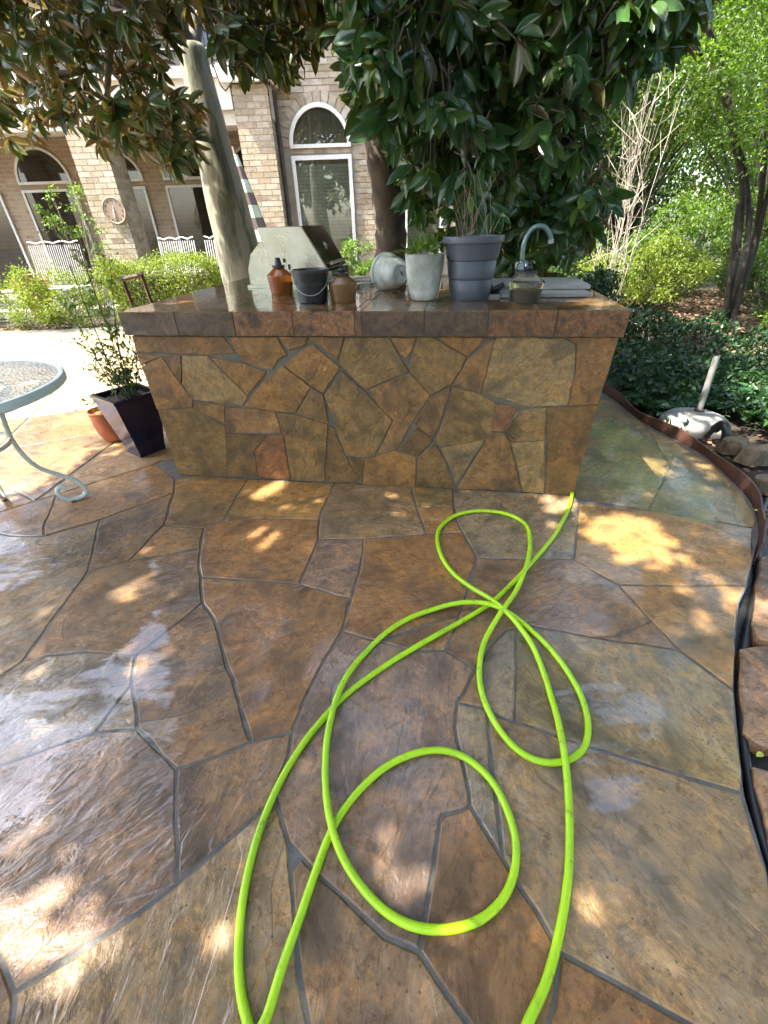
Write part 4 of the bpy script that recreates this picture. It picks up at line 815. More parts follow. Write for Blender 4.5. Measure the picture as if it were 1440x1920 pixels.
# clock on the porch column, fan, furniture
cc_ = dy(215, 395, YC-.06); o = thing('wall_clock', 'round tan wall clock hung on the left porch column', 'clock', cc_)
part('case', lathe([(0, .02), (.17, .02), (.185, .028), (.2, .02), (.2, 0)], 40, cc_, (0, -1, 0)), plain('clock_face', (.3, .22, .15), .6), o)
for k in range(12):
    aa = k*math.pi/6; q = cc_+np.array([.145*math.sin(aa), -.023, .145*math.cos(aa)]); part('hour_mark', box(q-[.006, .002, .012], q+[.006, .002, .012]), MT['iron'], o)
part('hands', join([tube([cc_+[0, -.026, -.02], cc_+[0, -.026, .07]], .006, 4), tube([cc_+[-.006, -.028, .02], cc_+[-.02, -.028, -.1]], .006, 4)]), MT['white'], o)
fc = np.array([-7.6, 10.6, 2.66]); o = thing('ceiling_fan', 'white ceiling fan hanging over the porch', 'fan', fc)
part('motor', lathe([(0, -.1), (.08, -.1), (.11, -.03), (.09, .04), (.02, .06), (.02, .34)], 20, fc), MT['white'], o, True)
for k in range(5):
    aa = .2+k*2*math.pi/5; u = np.array([math.cos(aa), math.sin(aa), 0]); w_ = np.array([-u[1], u[0], .15]); part('blade', prism([fc+u*.1-w_*.05, fc+u*.7-w_*.075, fc+u*.7+w_*.075, fc+u*.1+w_*.05], (0, 0, .01)), MT['cream'], o)
def mesh_chair(x, y, w, lab, sc_=1.):
    o = thing('metal_bench', lab, 'bench', (x, y, .06), 'white metal benches moved out in front of the porch'); b = np.array([x, y, .06])
    part('seat', join([tube([b+[-w/2, t, .42], b+[w/2, t, .42]], .008, 4) for t in np.linspace(-.22, .22, 14)]), MT['white'], o)
    bars = [tube([b+[t, .24, .45], b+[t, .33, 1.06]], .007, 4) for t in np.linspace(-w/2, w/2, int(w/.035))]
    part('backrest', join(bars), MT['white'], o); th = np.linspace(-w/2, w/2, 30); part('back_rail', tube(b+np.stack([th, np.full(30, .335), 1.08+.03*np.abs(np.sin(th/w*math.pi*3))], 1), .012, 6), MT['white'], o)
    for sx in (-1, 1):
        part('arm', tube(spline([b+[sx*w/2, .3, .62], b+[sx*w/2, -.2, .64], b+[sx*w/2, -.26, .58]], 4), .011, 6), MT['white'], o)
        for sy in (-.22, .24): part('leg', tube([b+[sx*w/2, sy, 0], b+[sx*w/2, sy, .6]], .012, 6), MT['white'], o)
mesh_chair(-3.5, 8.6, .62, 'white metal mesh bench above the middle of the hedge')  # benches moved toward camera off the porch, backs raised to show over hedge
mesh_chair(-2.72, 8.6, .55, 'white metal mesh bench beside the pale tree trunk')
mesh_chair(-5.75, 8.75, .9, 'white metal mesh bench left of the clock column')
def iron_table(x, y, h, R, lab):
    o = thing('bistro_table', lab, 'table', (x, y, 0), 'black iron tables'); b = np.array([x, y, 0.])
    part('top', lathe([(0, h), (R, h), (R, h-.02), (0, h-.02)], 32, b), MT['iron'], o)
    for k in range(3): u = np.array([math.cos(k*2.1+.4), math.sin(k*2.1+.4), 0]); part('leg', tube(spline([b+u*R*.8+[0, 0, h-.02], b+u*R*.35+[0, 0, h*.5], b+u*R*.9], 5), .011, 6), MT['iron'], o)
    return b
iron_table(-2.12, 8.7, .72, .3, 'black iron bistro table in front of the porch bench')
tb_ = iron_table(dy(447, 514, 5.6)[0], 5.6, dy(447, 514, 5.6)[2], .2, 'small black iron plant stand behind the counter beside the trunk')
P = np.array([tb_[0], 5.6, dy(447, 514, 5.6)[2]]); o = thing('clay_pot', 'clay pot with a green glazed rim on the iron stand by the trunk', 'pot', P)
part('body', lathe([(0, 0), (.06, 0), (.075, .06), (.1, .13), (0, .13)], 28, P), MT['terracotta'], o, True); part('glazed_rim', lathe([(.1, .13), (.115, .14), (.118, .19), (.1, .19), (.09, .14)], 28, P), plain('green_glaze', (.12, .2, .16), .3), o, True)
P = np.array([dy(45, 500, 8.6)[0], 8.6, 0]); o = thing('clay_pot', 'plain terracotta pot at the left edge in front of the porch', 'pot', P); part('body', lathe([(0, 0), (.16, 0), (.24, .5), (.27, .5), (.27, .62), (.24, .62), (.2, .5), (0, .5)], 28, P), MT['terracotta'], o, True)
# striped folded fabric leaning behind the trunk
a = NT('striped_canvas'); v = a.coord('Object'); sx_ = a.n('SeparateXYZ'); a.l(v, sx_.inputs[0]); st_ = a.math('FRACT', a.math('MULTIPLY', sx_.outputs[2], 3.6))
a.set(Base_Color=a.ramp(st_, [(0, (.38, .46, .38)), (.5, (.1, .085, .08))], 'CONSTANT'), Roughness=.9); MT['stripe'] = a.m
Ys = 7.2; q0, q1 = dy(441, 290, Ys), dy(487, 435, Ys); qb = q1+(q1-q0)*1.1; qb[2] = 0; o = thing('folded_parasol', 'striped green and grey folded parasol beside the pale trunk', 'parasol', qb)
pth = np.linspace(qb, q0, 14); part('canopy', tube(pth[3:], np.interp(np.arange(11), [0, 3, 8, 10], [.2, .17, .08, .03]), 9), MT['stripe'], o); part('pole', tube([qb, q0+(q0-qb)*.04], .018, 8), MT['twig'], o)
# ------------------------------------------------------------------ trees
def tree_obj(name, label, group=None, base=(0, 0, 0), cat='tree'): return thing(name, label, cat, base, group)
# pale crape myrtle trunk
base = np.array([-1.36, 5.3, -.1]); pth = spline([base, [-1.40, 5.25, .5], dy(447, 470, 5.2), dy(420, 360, 5.2), dy(392, 240, 5.2), dy(368, 130, 5.2), dy(357, 78, 5.2)], 8)
o = tree_obj('crape_myrtle', 'smooth pale tree trunk with a lopped top leaning behind the grill', None, base)
rad = np.interp(np.linspace(0, 1, len(pth)), [0, .25, .45, .75, .95, .98, 1], [.27, .235, .2, .135, .108, .085, .03])*(1+.02*np.sin(np.arange(len(pth))*.6))
part('trunk', tube(pth, rad, 18), MT['crape'], o, True)
kn = pth[-1]+np.array([-.03, -.02, .04]); part('cut_stub', tube([pth[-3], kn, kn+[-.01, -.02, .07]], [.05, .05, .042], 12), MT['bark_dark'], o, True)
lm2 = spline([pth[-4], pth[-1]+[.05, .12, .2], pth[-1]+[.06, .25, 1.0], pth[-1]+[.3, .4, 2.6]], 6); part('limb', tube(lm2, np.linspace(.06, .02, len(lm2)), 10), MT['bark_mag'], o, True)
part('bark_scar', tube([dy(421, 345, 5.2)-[0, .115, 0], dy(427, 366, 5.2)-[0, .12, 0]], [.012, .006], 6), MT['bark_dark'], o)
wr = spline([dy(418, 320, 5.1), dy(428, 400, 5.05), dy(433, 520, 5.0)], 5); part('wire', tube(wr, .004, 4), MT['iron'], o)
# southern magnolia
mb = np.array([.14, 5.1, -.1]); mag = tree_obj('magnolia_tree', 'large magnolia with glossy dark drooping leaves over the counter', None, mb)
tp = spline([mb, [.13, 5.05, .6], dy(733, 440, 5.0), dy(720, 330, 5.0), [-.05, 5.0, 2.6], [-.1, 4.9, 3.6], [0, 4.9, 5.2]], 8)
part('trunk', tube(tp, np.interp(np.linspace(0, 1, len(tp)), [0, .2, .5, 1], [.2, .165, .14, .06])*(1+.06*np.sin(np.arange(len(tp))*2.1)), 18), MT['bark_mag'], mag, True)
LIMBS = [[(-.05, 5, 2.2), (.5, 4.5, 2.45), (1.1, 4.0, 2.3), (1.5, 3.7, 1.9)], [(-.05, 5, 2.6), (.5, 4.2, 2.9), (.9, 3.3, 2.7), (1.1, 2.7, 2.3)], [(0, 5, 1.9), (.5, 4.7, 1.75), (1.1, 4.4, 1.5)], [(-.08, 5, 2.9), (.1, 4, 3.0), (.25, 3.1, 2.6), (.3, 2.7, 2.1)],
         [(-.08, 4.9, 3.1), (-.8, 4.3, 3.0), (-1.7, 3.9, 2.6), (-2.4, 3.8, 2.3), (-3.2, 3.8, 2.1)], [(-.08, 4.9, 3.3), (-.9, 3.8, 3.1), (-1.8, 3.2, 2.5), (-2.3, 3.1, 2.2)], [(-1.3, 4.05, 2.8), (-1.6, 3.9, 2.3), (-1.75, 3.8, 1.85)], [(-.05, 5, 3.4), (.9, 5.2, 3.6), (1.9, 4.6, 3.3), (2.4, 4.0, 2.6)], [(0, 4.9, 3.8), (.6, 3.6, 4.0), (1.4, 2.6, 3.4), (1.9, 2.4, 2.6)]]
LS = []
for L in LIMBS:
    pl_ = spline(np.array(L, float), 8); LS.append(pl_); part('limb', tube(pl_, np.linspace(.045, .009, len(pl_)), 8), MT['bark_mag'] if L[-1][0] > -1 else MT['twig'], mag, True)
LSP = np.concatenate(LS)
def sample_region(poly, n, y0, y1, r, bias=1.):
    poly = np.array(poly, float); out = []
    while len(out) < n:
        x = r.uniform(poly[:, 0].min(), poly[:, 0].max(), 500); y = r.uniform(poly[:, 1].min(), poly[:, 1].max(), 500); ok = inpoly(x, y, poly)
        for a_, b_ in zip(x[ok], y[ok]): out.append(dy(a_, b_, y0+(y1-y0)*r.uniform()**bias))
    return np.array(out[:n])
M1 = [(620,-330),(1330,-330),(1320,30),(1270,75),(1215,110),(1150,180),(1110,250),(1115,300),(1150,350),(1130,420),(1060,470),(1000,490),(940,455),(860,430),(800,430),(765,410),(758,330),(730,270),(680,240),(670,160),(650,80),(620,20)]
M2 = [(-150,-330),(640,-330),(640,20),(560,70),(490,90),(450,140),(410,110),(395,40),(330,70),(320,130),(370,190),(375,260),(330,330),(290,290),(210,270),(175,280),(140,230),(100,210),(50,270),(-150,270)]
mr = np.random.RandomState(21)
W1 = np.concatenate([sample_region(M1, 1250, 2.75, 5.2, mr, .9), sample_region([(670,60),(840,60),(850,200),(700,260),(640,190)], 12, 2.6, 3.2, mr), sample_region([(940,330),(1100,340),(1100,420),(960,420)], 14, 3.0, 3.6, mr), sample_region([(700,430),(1100,430),(1100,470),(960,500)], 12, 3.6, 4.8, mr)])
W2 = np.concatenate([sample_region(M2, 600, 3.2, 4.8, mr), sample_region([(380, -80), (690, -80), (690, 60), (600, 110), (500, 150), (430, 110)], 110, 3.2, 4.6, mr)])
def whorls(W, r, droop, lmin, lmax):
    P = []; D = []; N = []; L = []
    for w_ in W:
        j = LSP[np.argmin(np.linalg.norm(LSP-w_, axis=1))]; ax_ = nrm(w_-j+np.array([0, -.12, -.05])); outw = nrm(w_-np.array([.5, 5.4, 2.3])); k = r.randint(7, 12); s_ = nrm(np.cross(ax_, [0, .3, 1.])); t_ = np.cross(ax_, s_); ph = r.uniform(0, 6.28); sz = r.uniform(.75, 1.1)
        for i in range(k):
            aa = ph+i*2.4; sp = r.uniform(.5, 1.25); d_ = nrm(ax_*r.uniform(.15, .8)+(s_*math.cos(aa)+t_*math.sin(aa))*sp+np.array([0, 0, -droop*r.uniform(.3, 1.2)]))
            P.append(w_+ax_*r.uniform(-.05, .02)); D.append(d_); N.append(outw*.9+np.array([0, 0, .6])+r.normal(0, .55, 3)); L.append(r.uniform(lmin, lmax)*sz)
    return np.array(P), np.array(D), np.array(N), np.array(L)
def magnolia_leaves(W, r, m, droop, lmin, lmax, nsingle, shp):
    P, D, N, L = whorls(W, r, droop, lmin, lmax)
    zc = (P-CAM)@_w; px_ = 720+FPX*((P-CAM)@_r)/zc; py_ = 960+FPX*((P-CAM)@_d)/zc
    vis = (px_ > 0) & (px_ < 1440) & (py_ > 0) & (py_ < 900); order = np.argsort(np.where(vis, zc, 99)); one = order[:nsingle]; oth = order[nsingle:]
    crown = part('crown', leaves(P[oth], D[oth], N[oth], L[oth], L[oth]*.37, *shp), m, mag, True); crown['kind'] = 'stuff'
    me = bpy.data.meshes.new('leaf'); me.from_pydata([tuple(x) for x in shp[0]*np.array([1, .37, 1])], [], shp[1]); me.materials.append(m); me.polygons.foreach_set('use_smooth', [True]*len(me.polygons))
    for i in one:
        d_, s_, n_ = frames(D[i][None], N[i][None]); ob = bpy.data.objects.new('leaf', me); R3 = np.c_[d_[0], s_[0], n_[0]]*L[i]; q = P[i]-np.array(mag.location)
        ob.matrix_basis = Matrix([[*R3[0], q[0]], [*R3[1], q[1]], [*R3[2], q[2]], [0, 0, 0, 1]]); link(ob, mag)
LEAF = big_leaf(7, .12, .2)
W1 = np.concatenate([W1, ellipsoid_points((.9, 4.3, 4.7), (2.6, 2.3, 1.7), 150, mr, .3)])  # unseen upper crown, added to block skylight above the counter
magnolia_leaves(W1, mr, MT['maglf'], .3, .115, .185, 220, LEAF); magnolia_leaves(W2, mr, MT['maglf2'], .4, .09, .15, 80, LEAF)
tw = []
for w_ in np.concatenate([W1, W2]):
    j = LSP[np.argmin(np.linalg.norm(LSP-w_, axis=1)+mr.uniform(0, .25, len(LSP)))]
    j = w_+(j-w_)*min(1, mr.uniform(.08, .2)/max(.01, np.linalg.norm(j-w_)))
    md = (j+w_)/2+mr.normal(0, .05, 3)+[0, 0, -.04]; tw.append(tube(spline([j, md, w_], 3), np.linspace(.005, .0028, 7), 5))
part('twigs', join(tw), MT['bark_mag'], mag, True)
# generic leafy trees and shrubs
def leafy(name, label, cat, base, c, rad, ncl, nleaf, lsize, m, r, group=None, trunk_r=.1, bark='bark_dark', shell=.35, crad=.22, flat=.75, stems=None, gaps=None):
    o = thing(name, label, cat, base, group); base = np.array(base, float); c = np.array(c, float)
    C = ellipsoid_points(c, rad, ncl, r, shell); P, D = clumps(C, r.uniform(.6, 1.3, ncl)*crad*max(rad[0], rad[1]), nleaf, r, flat, .15)
    if gaps is not None: k = gaps(P); P, D = P[k], D[k]
    n = len(P); dd = nrm(D*.6+r.normal(0, .7, (n, 3))+[0, 0, -.15]); nn2 = r.normal(0, .55, (n, 3))+[0, 0, 1.]
    L = lsize*r.uniform(.7, 1.3, n); q = part('crown', leaves(P, dd, nn2, L, L*.55), m, o); q['kind'] = 'stuff'
    if stems is None:
        tpt = [base, base*.6+c*.4+[0, 0, -rad[2]*.2], c+[0, 0, rad[2]*.4]]; ps = spline(tpt, 6); part('trunk', tube(ps, np.linspace(trunk_r, trunk_r*.35, len(ps)), 10), MT[bark], o, True)
        tw = [tube(spline([ps[3+i % (len(ps)-4)], (ps[3+i % (len(ps)-4)]+C[i])/2+[0, 0, .1], C[i]], 3), np.linspace(trunk_r*.28, trunk_r*.05, 7), 5) for i in range(min(ncl, 40))]
    else:
        tw = [tube(spline([base+[*r.normal(0, stems*.5, 2), 0], (base+C[i])/2+r.normal(0, .05, 3), C[i]], 3), np.linspace(trunk_r, trunk_r*.3, 7), 5) for i in range(min(ncl, 30))]
    part('branches', join(tw), MT[bark], o); return o
# multi-stem dark myrtle on the right
br = np.random.RandomState(4); base = np.array([4.95, 6.45, -.1]); o = tree_obj('multi_stem_tree', 'dark slender multi-stemmed tree rising at the right edge', None, base); Yr = 6.4
for st_ in ([(1358, 590), (1378, 500), (1388, 420), (1392, 350), (1376, 270), (1352, 170), (1318, 110), (1290, 70)], [(1366, 592), (1392, 500), (1404, 420), (1398, 330), (1374, 230), (1352, 120), (1330, 60), (1305, 10), (1290, -60)], [(1376, 594), (1402, 500), (1420, 420), (1432, 320), (1442, 200), (1450, 60), (1440, -100)], [(1372, 592), (1412, 480), (1436, 380), (1470, 250)], [(1362, 590), (1372, 480), (1384, 380)]):
    ps = spline([dy(*p, Yr+br.uniform(-.15, .15)) for p in st_], 6); ps[0] = ps[1]+[br.normal(0, .05), br.normal(0, .1), -ps[1][2]-.1]; part('stem', tube(ps, np.linspace(.038, .02, len(ps)), 9), MT['bark_dark'], o, True)
C = sample_region([(1230, -200), (1500, -200), (1500, 330), (1400, 300), (1330, 200), (1260, 120)], 60, 5.6, 8., br); P, D = clumps(C, .26, 170, br, .7, .1); n = len(P)
part('crown', leaves(P, nrm(D+br.normal(0, .7, (n, 3))), br.normal(0, .5, (n, 3))+[0, 0, 1.], br.uniform(.04, .075, n), .03), MT['lfbright'], o)['kind'] = 'stuff'
# bleached dead shrub
ds = tree_obj('dead_shrub', 'bleached leafless shrub standing between magnolia and green trees', None, (3.6, 7.2, -.1), 'shrub'); tw = []
for i in range(20):
    s0 = np.array([3.55+br.normal(0, .12), 7.2+br.normal(0, .12), 0]); tt = br.uniform(0, 1); e = dy(br.normal(1165+85*tt, 32), 330-240*tt, 7.2+br.uniform(-.5, .5)); md = (s0+e)/2+br.normal(0, .1, 3); ps = spline([s0, md, e], 5); tw.append(tube(ps, np.linspace(.0045, .0016, len(ps)), 4))
    for k in list(range(3, 11, 1)):
        d_ = nrm((e-s0)+br.normal(0, 1., 3)*np.linalg.norm(e-s0)*.7); tw.append(tube([ps[k], ps[k]+d_*br.uniform(.15, .45)], [.004, .0015], 3))
part('stems', join(tw), MT['deadtwig'], ds)
# woodland and shrubs behind, right half
for i, (nm, lb, b, c, rd, ncl, nl, ls, m_) in enumerate([
  ('broadleaf_tree', 'tall bright green tree filling the upper right corner', (7.4, 9.5, -.1), (7.4, 9.8, 4.2), (2.4, 2.0, 3.0), 110, 190, .075, 'lfbright'),
  ('broadleaf_tree', 'mid green tree behind the bleached shrub', (4.3, 11, -.1), (4.3, 11, 3.8), (1.9, 1.7, 2.6), 90, 170, .08, 'lfmid'),
  ('broadleaf_tree', 'sunlit pale green tree right of the bleached shrub', (6.1, 12.5, -.1), (6.1, 12.5, 3.2), (2.3, 1.8, 2.6), 90, 170, .085, 'lfyellow'),
  ('broadleaf_tree', 'shaded tree seen through gaps behind the magnolia', (2.2, 12, -.1), (2.2, 12, 3.6), (2.0, 1.6, 3.0), 80, 150, .085, 'lfmid'),
  ('broadleaf_tree', 'far right green tree behind the multi-stemmed one', (10.5, 11, -.1), (10.5, 11, 4.0), (2.6, 2.2, 3.6), 100, 170, .085, 'lfbright'),
  ('broadleaf_tree', 'distant dark green tree at the back of the garden', (8, 17, -.1), (8, 17, 5), (4, 2.5, 4.5), 110, 170, .13, 'lfmid'),
  ('broadleaf_tree', 'distant green tree straight behind the charcoal pot', (3.5, 17, -.1), (3.5, 17, 5), (3.5, 2.5, 4.8), 110, 160, .13, 'lfbright'),
  ('broadleaf_tree', 'distant tree behind the far right edge', (14.5, 17, -.1), (14.5, 17, 5), (4, 2.5, 4.8), 100, 160, .13, 'lfmid')]):
    leafy(nm, lb, 'tree', b, c, rd, ncl, nl, ls, MT[m_], br, 'trees at the back of the garden', .13)
for i, (lb, b, rd, hgt, m_, ls, ncl) in enumerate([
  ('yellow-green rounded bush left of the dark stems', (4.35, 7.6), (1.0, .8), .95, 'lfyellow', .05, 75), ('bright bush behind the yellow-green one', (5.6, 9.0), (1.2, .9), 1.5, 'lfbright', .06, 75),
  ('green bush at the foot of the multi-stemmed tree', (5.9, 6.9), (.75, .7), 1.0, 'lfmid', .05, 60), ('low leafy bush at the right edge beside the path', (5.4, 5.6), (.6, .5), .5, 'lfbright', .05, 50),
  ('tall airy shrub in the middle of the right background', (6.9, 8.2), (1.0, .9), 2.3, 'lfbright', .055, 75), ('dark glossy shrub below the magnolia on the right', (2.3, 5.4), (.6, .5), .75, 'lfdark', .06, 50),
  ('dusty green shrub behind the bleached stems', (3.3, 8.8), (.9, .7), 1.2, 'lfmid', .055, 60), ('far right shrub at the edge of the wood', (8.4, 7.6), (1.0, .9), 1.7, 'lfmid', .06, 60)]):
    leafy('shrub', lb, 'shrub', (*b, -.1), (*b, hgt*.52), (rd[0], rd[1], hgt*.52), ncl, 110, ls, MT[m_], br, 'shrubs on the right', .014, 'bark_dark', .3, .24, .8, .12)
leafy('shrub', 'small sunlit shrub between window and magnolia trunk', 'shrub', (-.35, 8.0, 0), (-.35, 8.0, .62), (.42, .35, .45), 40, 90, .05, MT['lfbright'], br, None, .01, 'twig', .3, .26, .8, .08)
n = 42000; P = np.c_[br.uniform(-3, 24, n), br.uniform(19, 24, n), br.uniform(0, 1, n)**.8*9]; P[:, 2] *= .75+.25*np.sin(P[:, 0]*1.1)+.12*np.sin(P[:, 0]*3.1); P += br.normal(0, .25, (n, 3))
tag(mk('far_woodland', *leaves(P, br.normal(0, 1, (n, 3)), br.normal(0, .6, (n, 3))+[0, -.4, .8], br.uniform(.15, .3, n), .14), MT['lfbright']), 'far mass of woodland foliage closing the view on the right', 'woodland', None, 'stuff')
# clipped hedge and loose shrub at left
def hedge(label, x0, x1, y0, y1, h, m, r, n):
    o = thing('hedge', label, 'hedge', ((x0+x1)/2, (y0+y1)/2, 0), 'clipped hedges'); t = r.randint(0, 5, n); u = r.uniform(0, 1, (n, 3)); u[:, 2] = np.where(t == 0, 1, u[:, 2]); u[:, 1] = np.where((t == 1) | (t == 4), 0, u[:, 1]); u[:, 0] = np.where(t == 2, 1, np.where(t == 3, 0, u[:, 0]))
    P = np.array([x0, y0, .05])+u*np.array([x1-x0, y1-y0, h-.05]); P += r.normal(0, .045, (n, 3))+.06*np.c_[np.sin(P[:, 2]*6), np.sin(P[:, 0]*5.3), np.sin(P[:, 0]*4+P[:, 1]*5)]
    D = rdir(n, r)+[0, -.2, .5]; part('foliage', leaves(P, D, r.normal(0, .6, (n, 3))+[0, -.3, 1.], r.uniform(.025, .05, n), .024), m, o)['kind'] = 'stuff'
    part('stems', join([tube([(r.uniform(x0+.1, x1-.1), r.uniform(y0+.1, y1-.1), -.05), (r.uniform(x0+.1, x1-.1), r.uniform(y0+.1, y1-.1), h*.8)], .01, 4) for _ in range(60)]), MT['bark_dark'], o)
    part('core', box((x0+.13, y0+.13, .02), (x1-.13, y1-.13, h-.16)), MT['bark_dark'], o)  # dark solid box added inside to block light, stands for inner shade
hedge('sunlit clipped hedge in front of the porch', -4.05, -2.45, 7.3, 8.1, .86, MT['lfyellow'], br, 15000)
leafy('shrub', 'loose sunlit shrub left of the clipped hedge', 'shrub', (-5.3, 7.8, 0), (-5.3, 7.8, .42), (1.0, .55, .45), 70, 120, .04, MT['lfyellow'], br, None, .008, 'twig', .3, .2, .8, .3)
leafy('shrub', 'pale feathery shrub at the left edge', 'shrub', (-7.3, 8.2, 0), (-7.3, 8.2, .55), (1.1, .6, .6), 70, 120, .04, MT['lfyellow'], br, None, .008, 'twig', .3, .2, .8, .3)
leafy('shrub', 'wispy bare-stemmed shrub with few leaves by the porch', 'shrub', (-5.0, 8.6, 0), (-5.0, 8.6, 1.5), (.5, .3, .8), 18, 26, .06, MT['lfbright'], br, None, .008, 'twig', .1, .3, .8, .1)
# ------------------------------------------------------------------ fern bed
fr = np.random.RandomState(9)
def frond(b, aa, L, r):
    u = np.array([math.cos(aa), math.sin(aa), 0]); t = np.linspace(0, 1, 11); sp = b+np.outer(t*L*.8, u)+np.c_[np.zeros(11), np.zeros(11), L*(.85*t-.75*t*t)]; s_ = np.array([-u[1], u[0], 0]); P = []; D = []; W = []
    for k in range(1, 11):
        for sg in (-1, 1): P.append(sp[k]); D.append(s_*sg+u*.45+[0, 0, -.12]); W.append(L*.34*math.sin(math.pi*min(.95, k/11+.12))+.01)
    return tube(sp, np.linspace(.003, .001, 11), 3), np.array(P), np.array(D), np.array(W)
def fern(b, label, nf, L, r, m=MT['fern'], group='ferns in the bed'):
    o = thing('fern', label, 'fern', b, group); st_ = []; PP = []; DD = []; WW = []
    for i in range(nf):
        f_ = frond(np.array(b), i*2.4+r.uniform(-.3, .3), L*r.uniform(.7, 1.15), r); st_.append(f_[0]); PP.append(f_[1]); DD.append(f_[2]); WW.append(f_[3])
    P = np.concatenate(PP); D = np.concatenate(DD); W = np.concatenate(WW); part('fronds', leaves(P, D, np.tile([0, 0, 1.], (len(P), 1))+r.normal(0, .2, (len(P), 3)), W, W*.38), m, o)['kind'] = 'stuff'; part('stalks', join(st_), MT['bark_dark'], o)
FN = [((2.0, 3.95), 'fern just right of the counter end'), ((2.75, 3.35), 'fern directly behind the umbrella base tube'), ((3.05, 3.05), 'bright fern right of the umbrella base tube'), ((2.45, 3.75), 'dark fern left of the umbrella base tube'), ((3.25, 3.7), 'fern upper right of the umbrella base'),
      ((2.95, 2.62), 'fern at the right edge below the umbrella base'), ((3.5, 4.3), 'fern at the back of the bed near the path'), ((1.85, 4.6), 'fern behind the right rear of the counter'), ((2.7, 4.4), 'fern in the middle of the bed'), ((2.3, 3.4), 'small fern at the edging near the counter')]
for (x, y), lb in FN: fern((x, y, -.05), lb, 13, .42, fr)
n = 15000; gx = fr.uniform(1.55, 4.4, n); gy = fr.uniform(2.75, 5.9, n)
ex = np.interp(gy, EDGE[::-1, 1], EDGE[::-1, 0]); ok = (gx > ex+.12) & (np.hypot(gx-2.36, gy-2.985) > .28) & ((gx-3.9)**2+(gy-4.9)**2 > .25) & (gy > 2.6+.25*(gx-2.2)); gx, gy = gx[ok], gy[ok]; n = len(gx)
hmap = .16+.1*np.sin(gx*3.1+gy*2)+.1*np.sin(gy*4.3-gx); P = np.c_[gx, gy, -.05+np.clip(hmap, .06, .4)*fr.uniform(.3, 1.2, n)]
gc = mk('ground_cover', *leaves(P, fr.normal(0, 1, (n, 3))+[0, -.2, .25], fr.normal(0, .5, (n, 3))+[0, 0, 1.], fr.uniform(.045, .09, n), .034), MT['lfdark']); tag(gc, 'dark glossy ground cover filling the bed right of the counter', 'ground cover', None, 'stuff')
def litter(name, label, n, x0, x1, y0, y1, L, r, z=-.06):
    P = np.c_[r.uniform(x0, x1, n), r.uniform(y0, y1, n), z+r.uniform(0, .03, n)]; D = np.c_[r.normal(0, 1, (n, 2)), r.normal(0, .2, n)]
    tag(mk(name, *leaves(P, D, r.normal(0, .3, (n, 3))+[0, 0, 1.], r.uniform(.5, 1.2, n)*L, L*.5), MT['litter']), label, 'leaf litter', None, 'stuff')
litter('leaf_litter', 'brown fallen leaves covering the ground under the trees on the right', 9000, 1.9, 9, 3.4, 10, .09, fr); litter('leaf_litter', 'dry leaves at the foot of the hedge', 1500, -6.5, -2.2, 6.7, 8.2, .08, fr)
litter('leaf_litter', 'dry leaves and chips in the bed beside the stepping stones', 700, 1.9, 3.2, .6, 2.8, .06, fr)
# rocks at the foot of the bed, right edge
for i, (x, y, s_, lb) in enumerate([(1375, 832, .10, 'flat grey rock right of the black pipe end'), (1420, 850, .12, 'pale rock at the right edge below the ferns'), (1436, 905, .09, 'dark rock at the right edge beside the edging bend')]):
    p = g(x, y); th = np.linspace(0, 2*math.pi, 9)[:-1]; V = [p+[s_*1.2*math.cos(t)*fr.uniform(.8, 1.1), s_*.7*math.sin(t)*fr.uniform(.8, 1.1), -.05] for t in th]+[p+[s_*math.cos(t)*fr.uniform(.7, .95), s_*.55*math.sin(t)*fr.uniform(.7, .95), s_*.35] for t in th]
    o = mk('rock', np.array(V)-p, [(j, (j+1) % 8, 8+(j+1) % 8, 8+j) for j in range(8)]+[tuple(range(8, 16))], MT['patio_dry']); o.location = tuple(p); o.color = (.12, .1, .075, 1); tag(o, lb, 'rock', 'rocks by the bed')
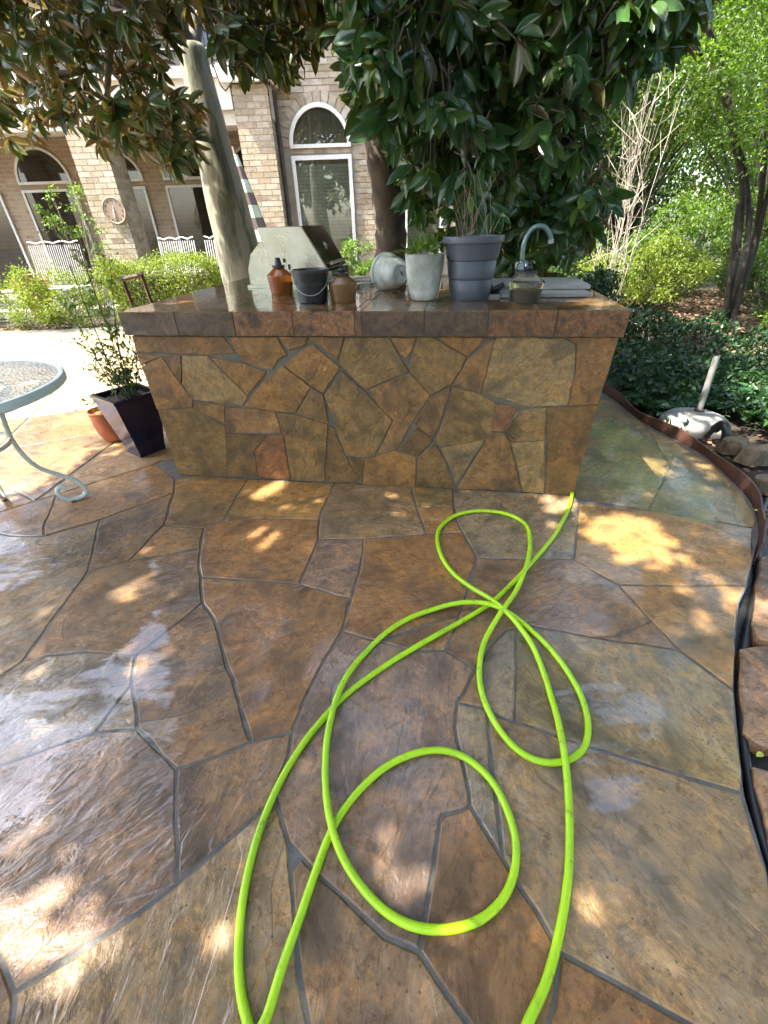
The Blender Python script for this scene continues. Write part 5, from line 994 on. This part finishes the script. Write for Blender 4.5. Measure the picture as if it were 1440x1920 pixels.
# ------------------------------------------------------------------ shade trees beside and behind the viewer (some known by shade and reflections, some added to cut skylight)
SPOTS = [(500,1005,.13),(250,1095,.15),(500,918,.13),(560,950,.1),(740,950,.09),(290,1240,.1),(60,1735,.1),(135,1830,.06),(1180,1000,.22),(1040,942,.12),(860,1030,.08),(60,875,.3),(180,780,.35),(120,930,.14),(450,1130,.07),(480,1040,.07),(885,1635,.04),(1115,1690,.05),(1290,825,.12),(210,900,.12),(30,1010,.06),(420,1240,.06),(1300,1060,.07),(330,940,.08),(700,920,.06),(1420,1130,.1)]
_q = np.random.RandomState(77); SPOTS += [(x, y, r_) for x, y, r_ in zip(_q.uniform(0, 1400, 130), 900+900*_q.uniform(0, 1, 130)**1.5, _q.uniform(.018, .055, 130))]
TG = [(g(x, y), r_) for x, y, r_ in SPOTS]+[(g(x, y, CH), r_) for x, y, r_ in ((330, 568, .12), (1040, 570, .07), (1125, 566, .16), (640, 582, .05), (880, 572, .05), (460, 526, .1), (700, 545, .05))]
def gap(P):  # clears leaves along the sun rays so dapples land on chosen spots
    keep = np.ones(len(P), bool)
    for t, r_ in TG:
        q = P-t; al = q@SUNV; keep &= np.linalg.norm(q-al[:, None]*SUNV, axis=1) > r_
    return keep
cr = np.random.RandomState(31); hc = 4.7
ctrc = np.array([.25, 1.35, 0])+SUNV/SUNV[2]*hc
leafy('shade_tree', 'tall shade tree left behind the viewer casting dappled shade on the patio', 'tree', (-6.2, -2.5, -.1), ctrc, (2.75, 2.9, .8), 260, 190, .115, MT['lfcanopy'], cr, 'shade trees round the patio', .2, 'bark_mag', .05, .2, .6, None, gap)
leafy('shade_tree', 'unseen tree crown added over the right of the patio to block skylight', 'tree', (4.2, -2.2, -.1), (2.6, -.6, 6.2), (3.4, 3.6, 1.3), 130, 110, .17, MT['lfcanopy'], cr, 'shade trees round the patio', .2, 'bark_mag', .05, .22, .6, None, gap)  # extra crown out of view, put in to lower ambient light on the patio
for i, (x, y, h_, lb) in enumerate([(-6, -9, 5, 'garden tree behind the viewer, left'), (0, -11, 5, 'garden tree straight behind the viewer'), (6, -9, 5, 'garden tree behind the viewer, right'), (6.6, -1.5, 4.6, 'garden tree to the right of the viewer'), (7.2, 3.4, 4.6, 'garden tree right of the fern bed')]):
    leafy('shade_tree', lb, 'tree', (x, y, -.1), (x, y, h_), (3.2, 2.6, 3.4), 90, 120, .17, MT['lfmid'], cr, 'shade trees round the patio', .2)  # right-hand two set close in to cut skylight and fill puddle reflections
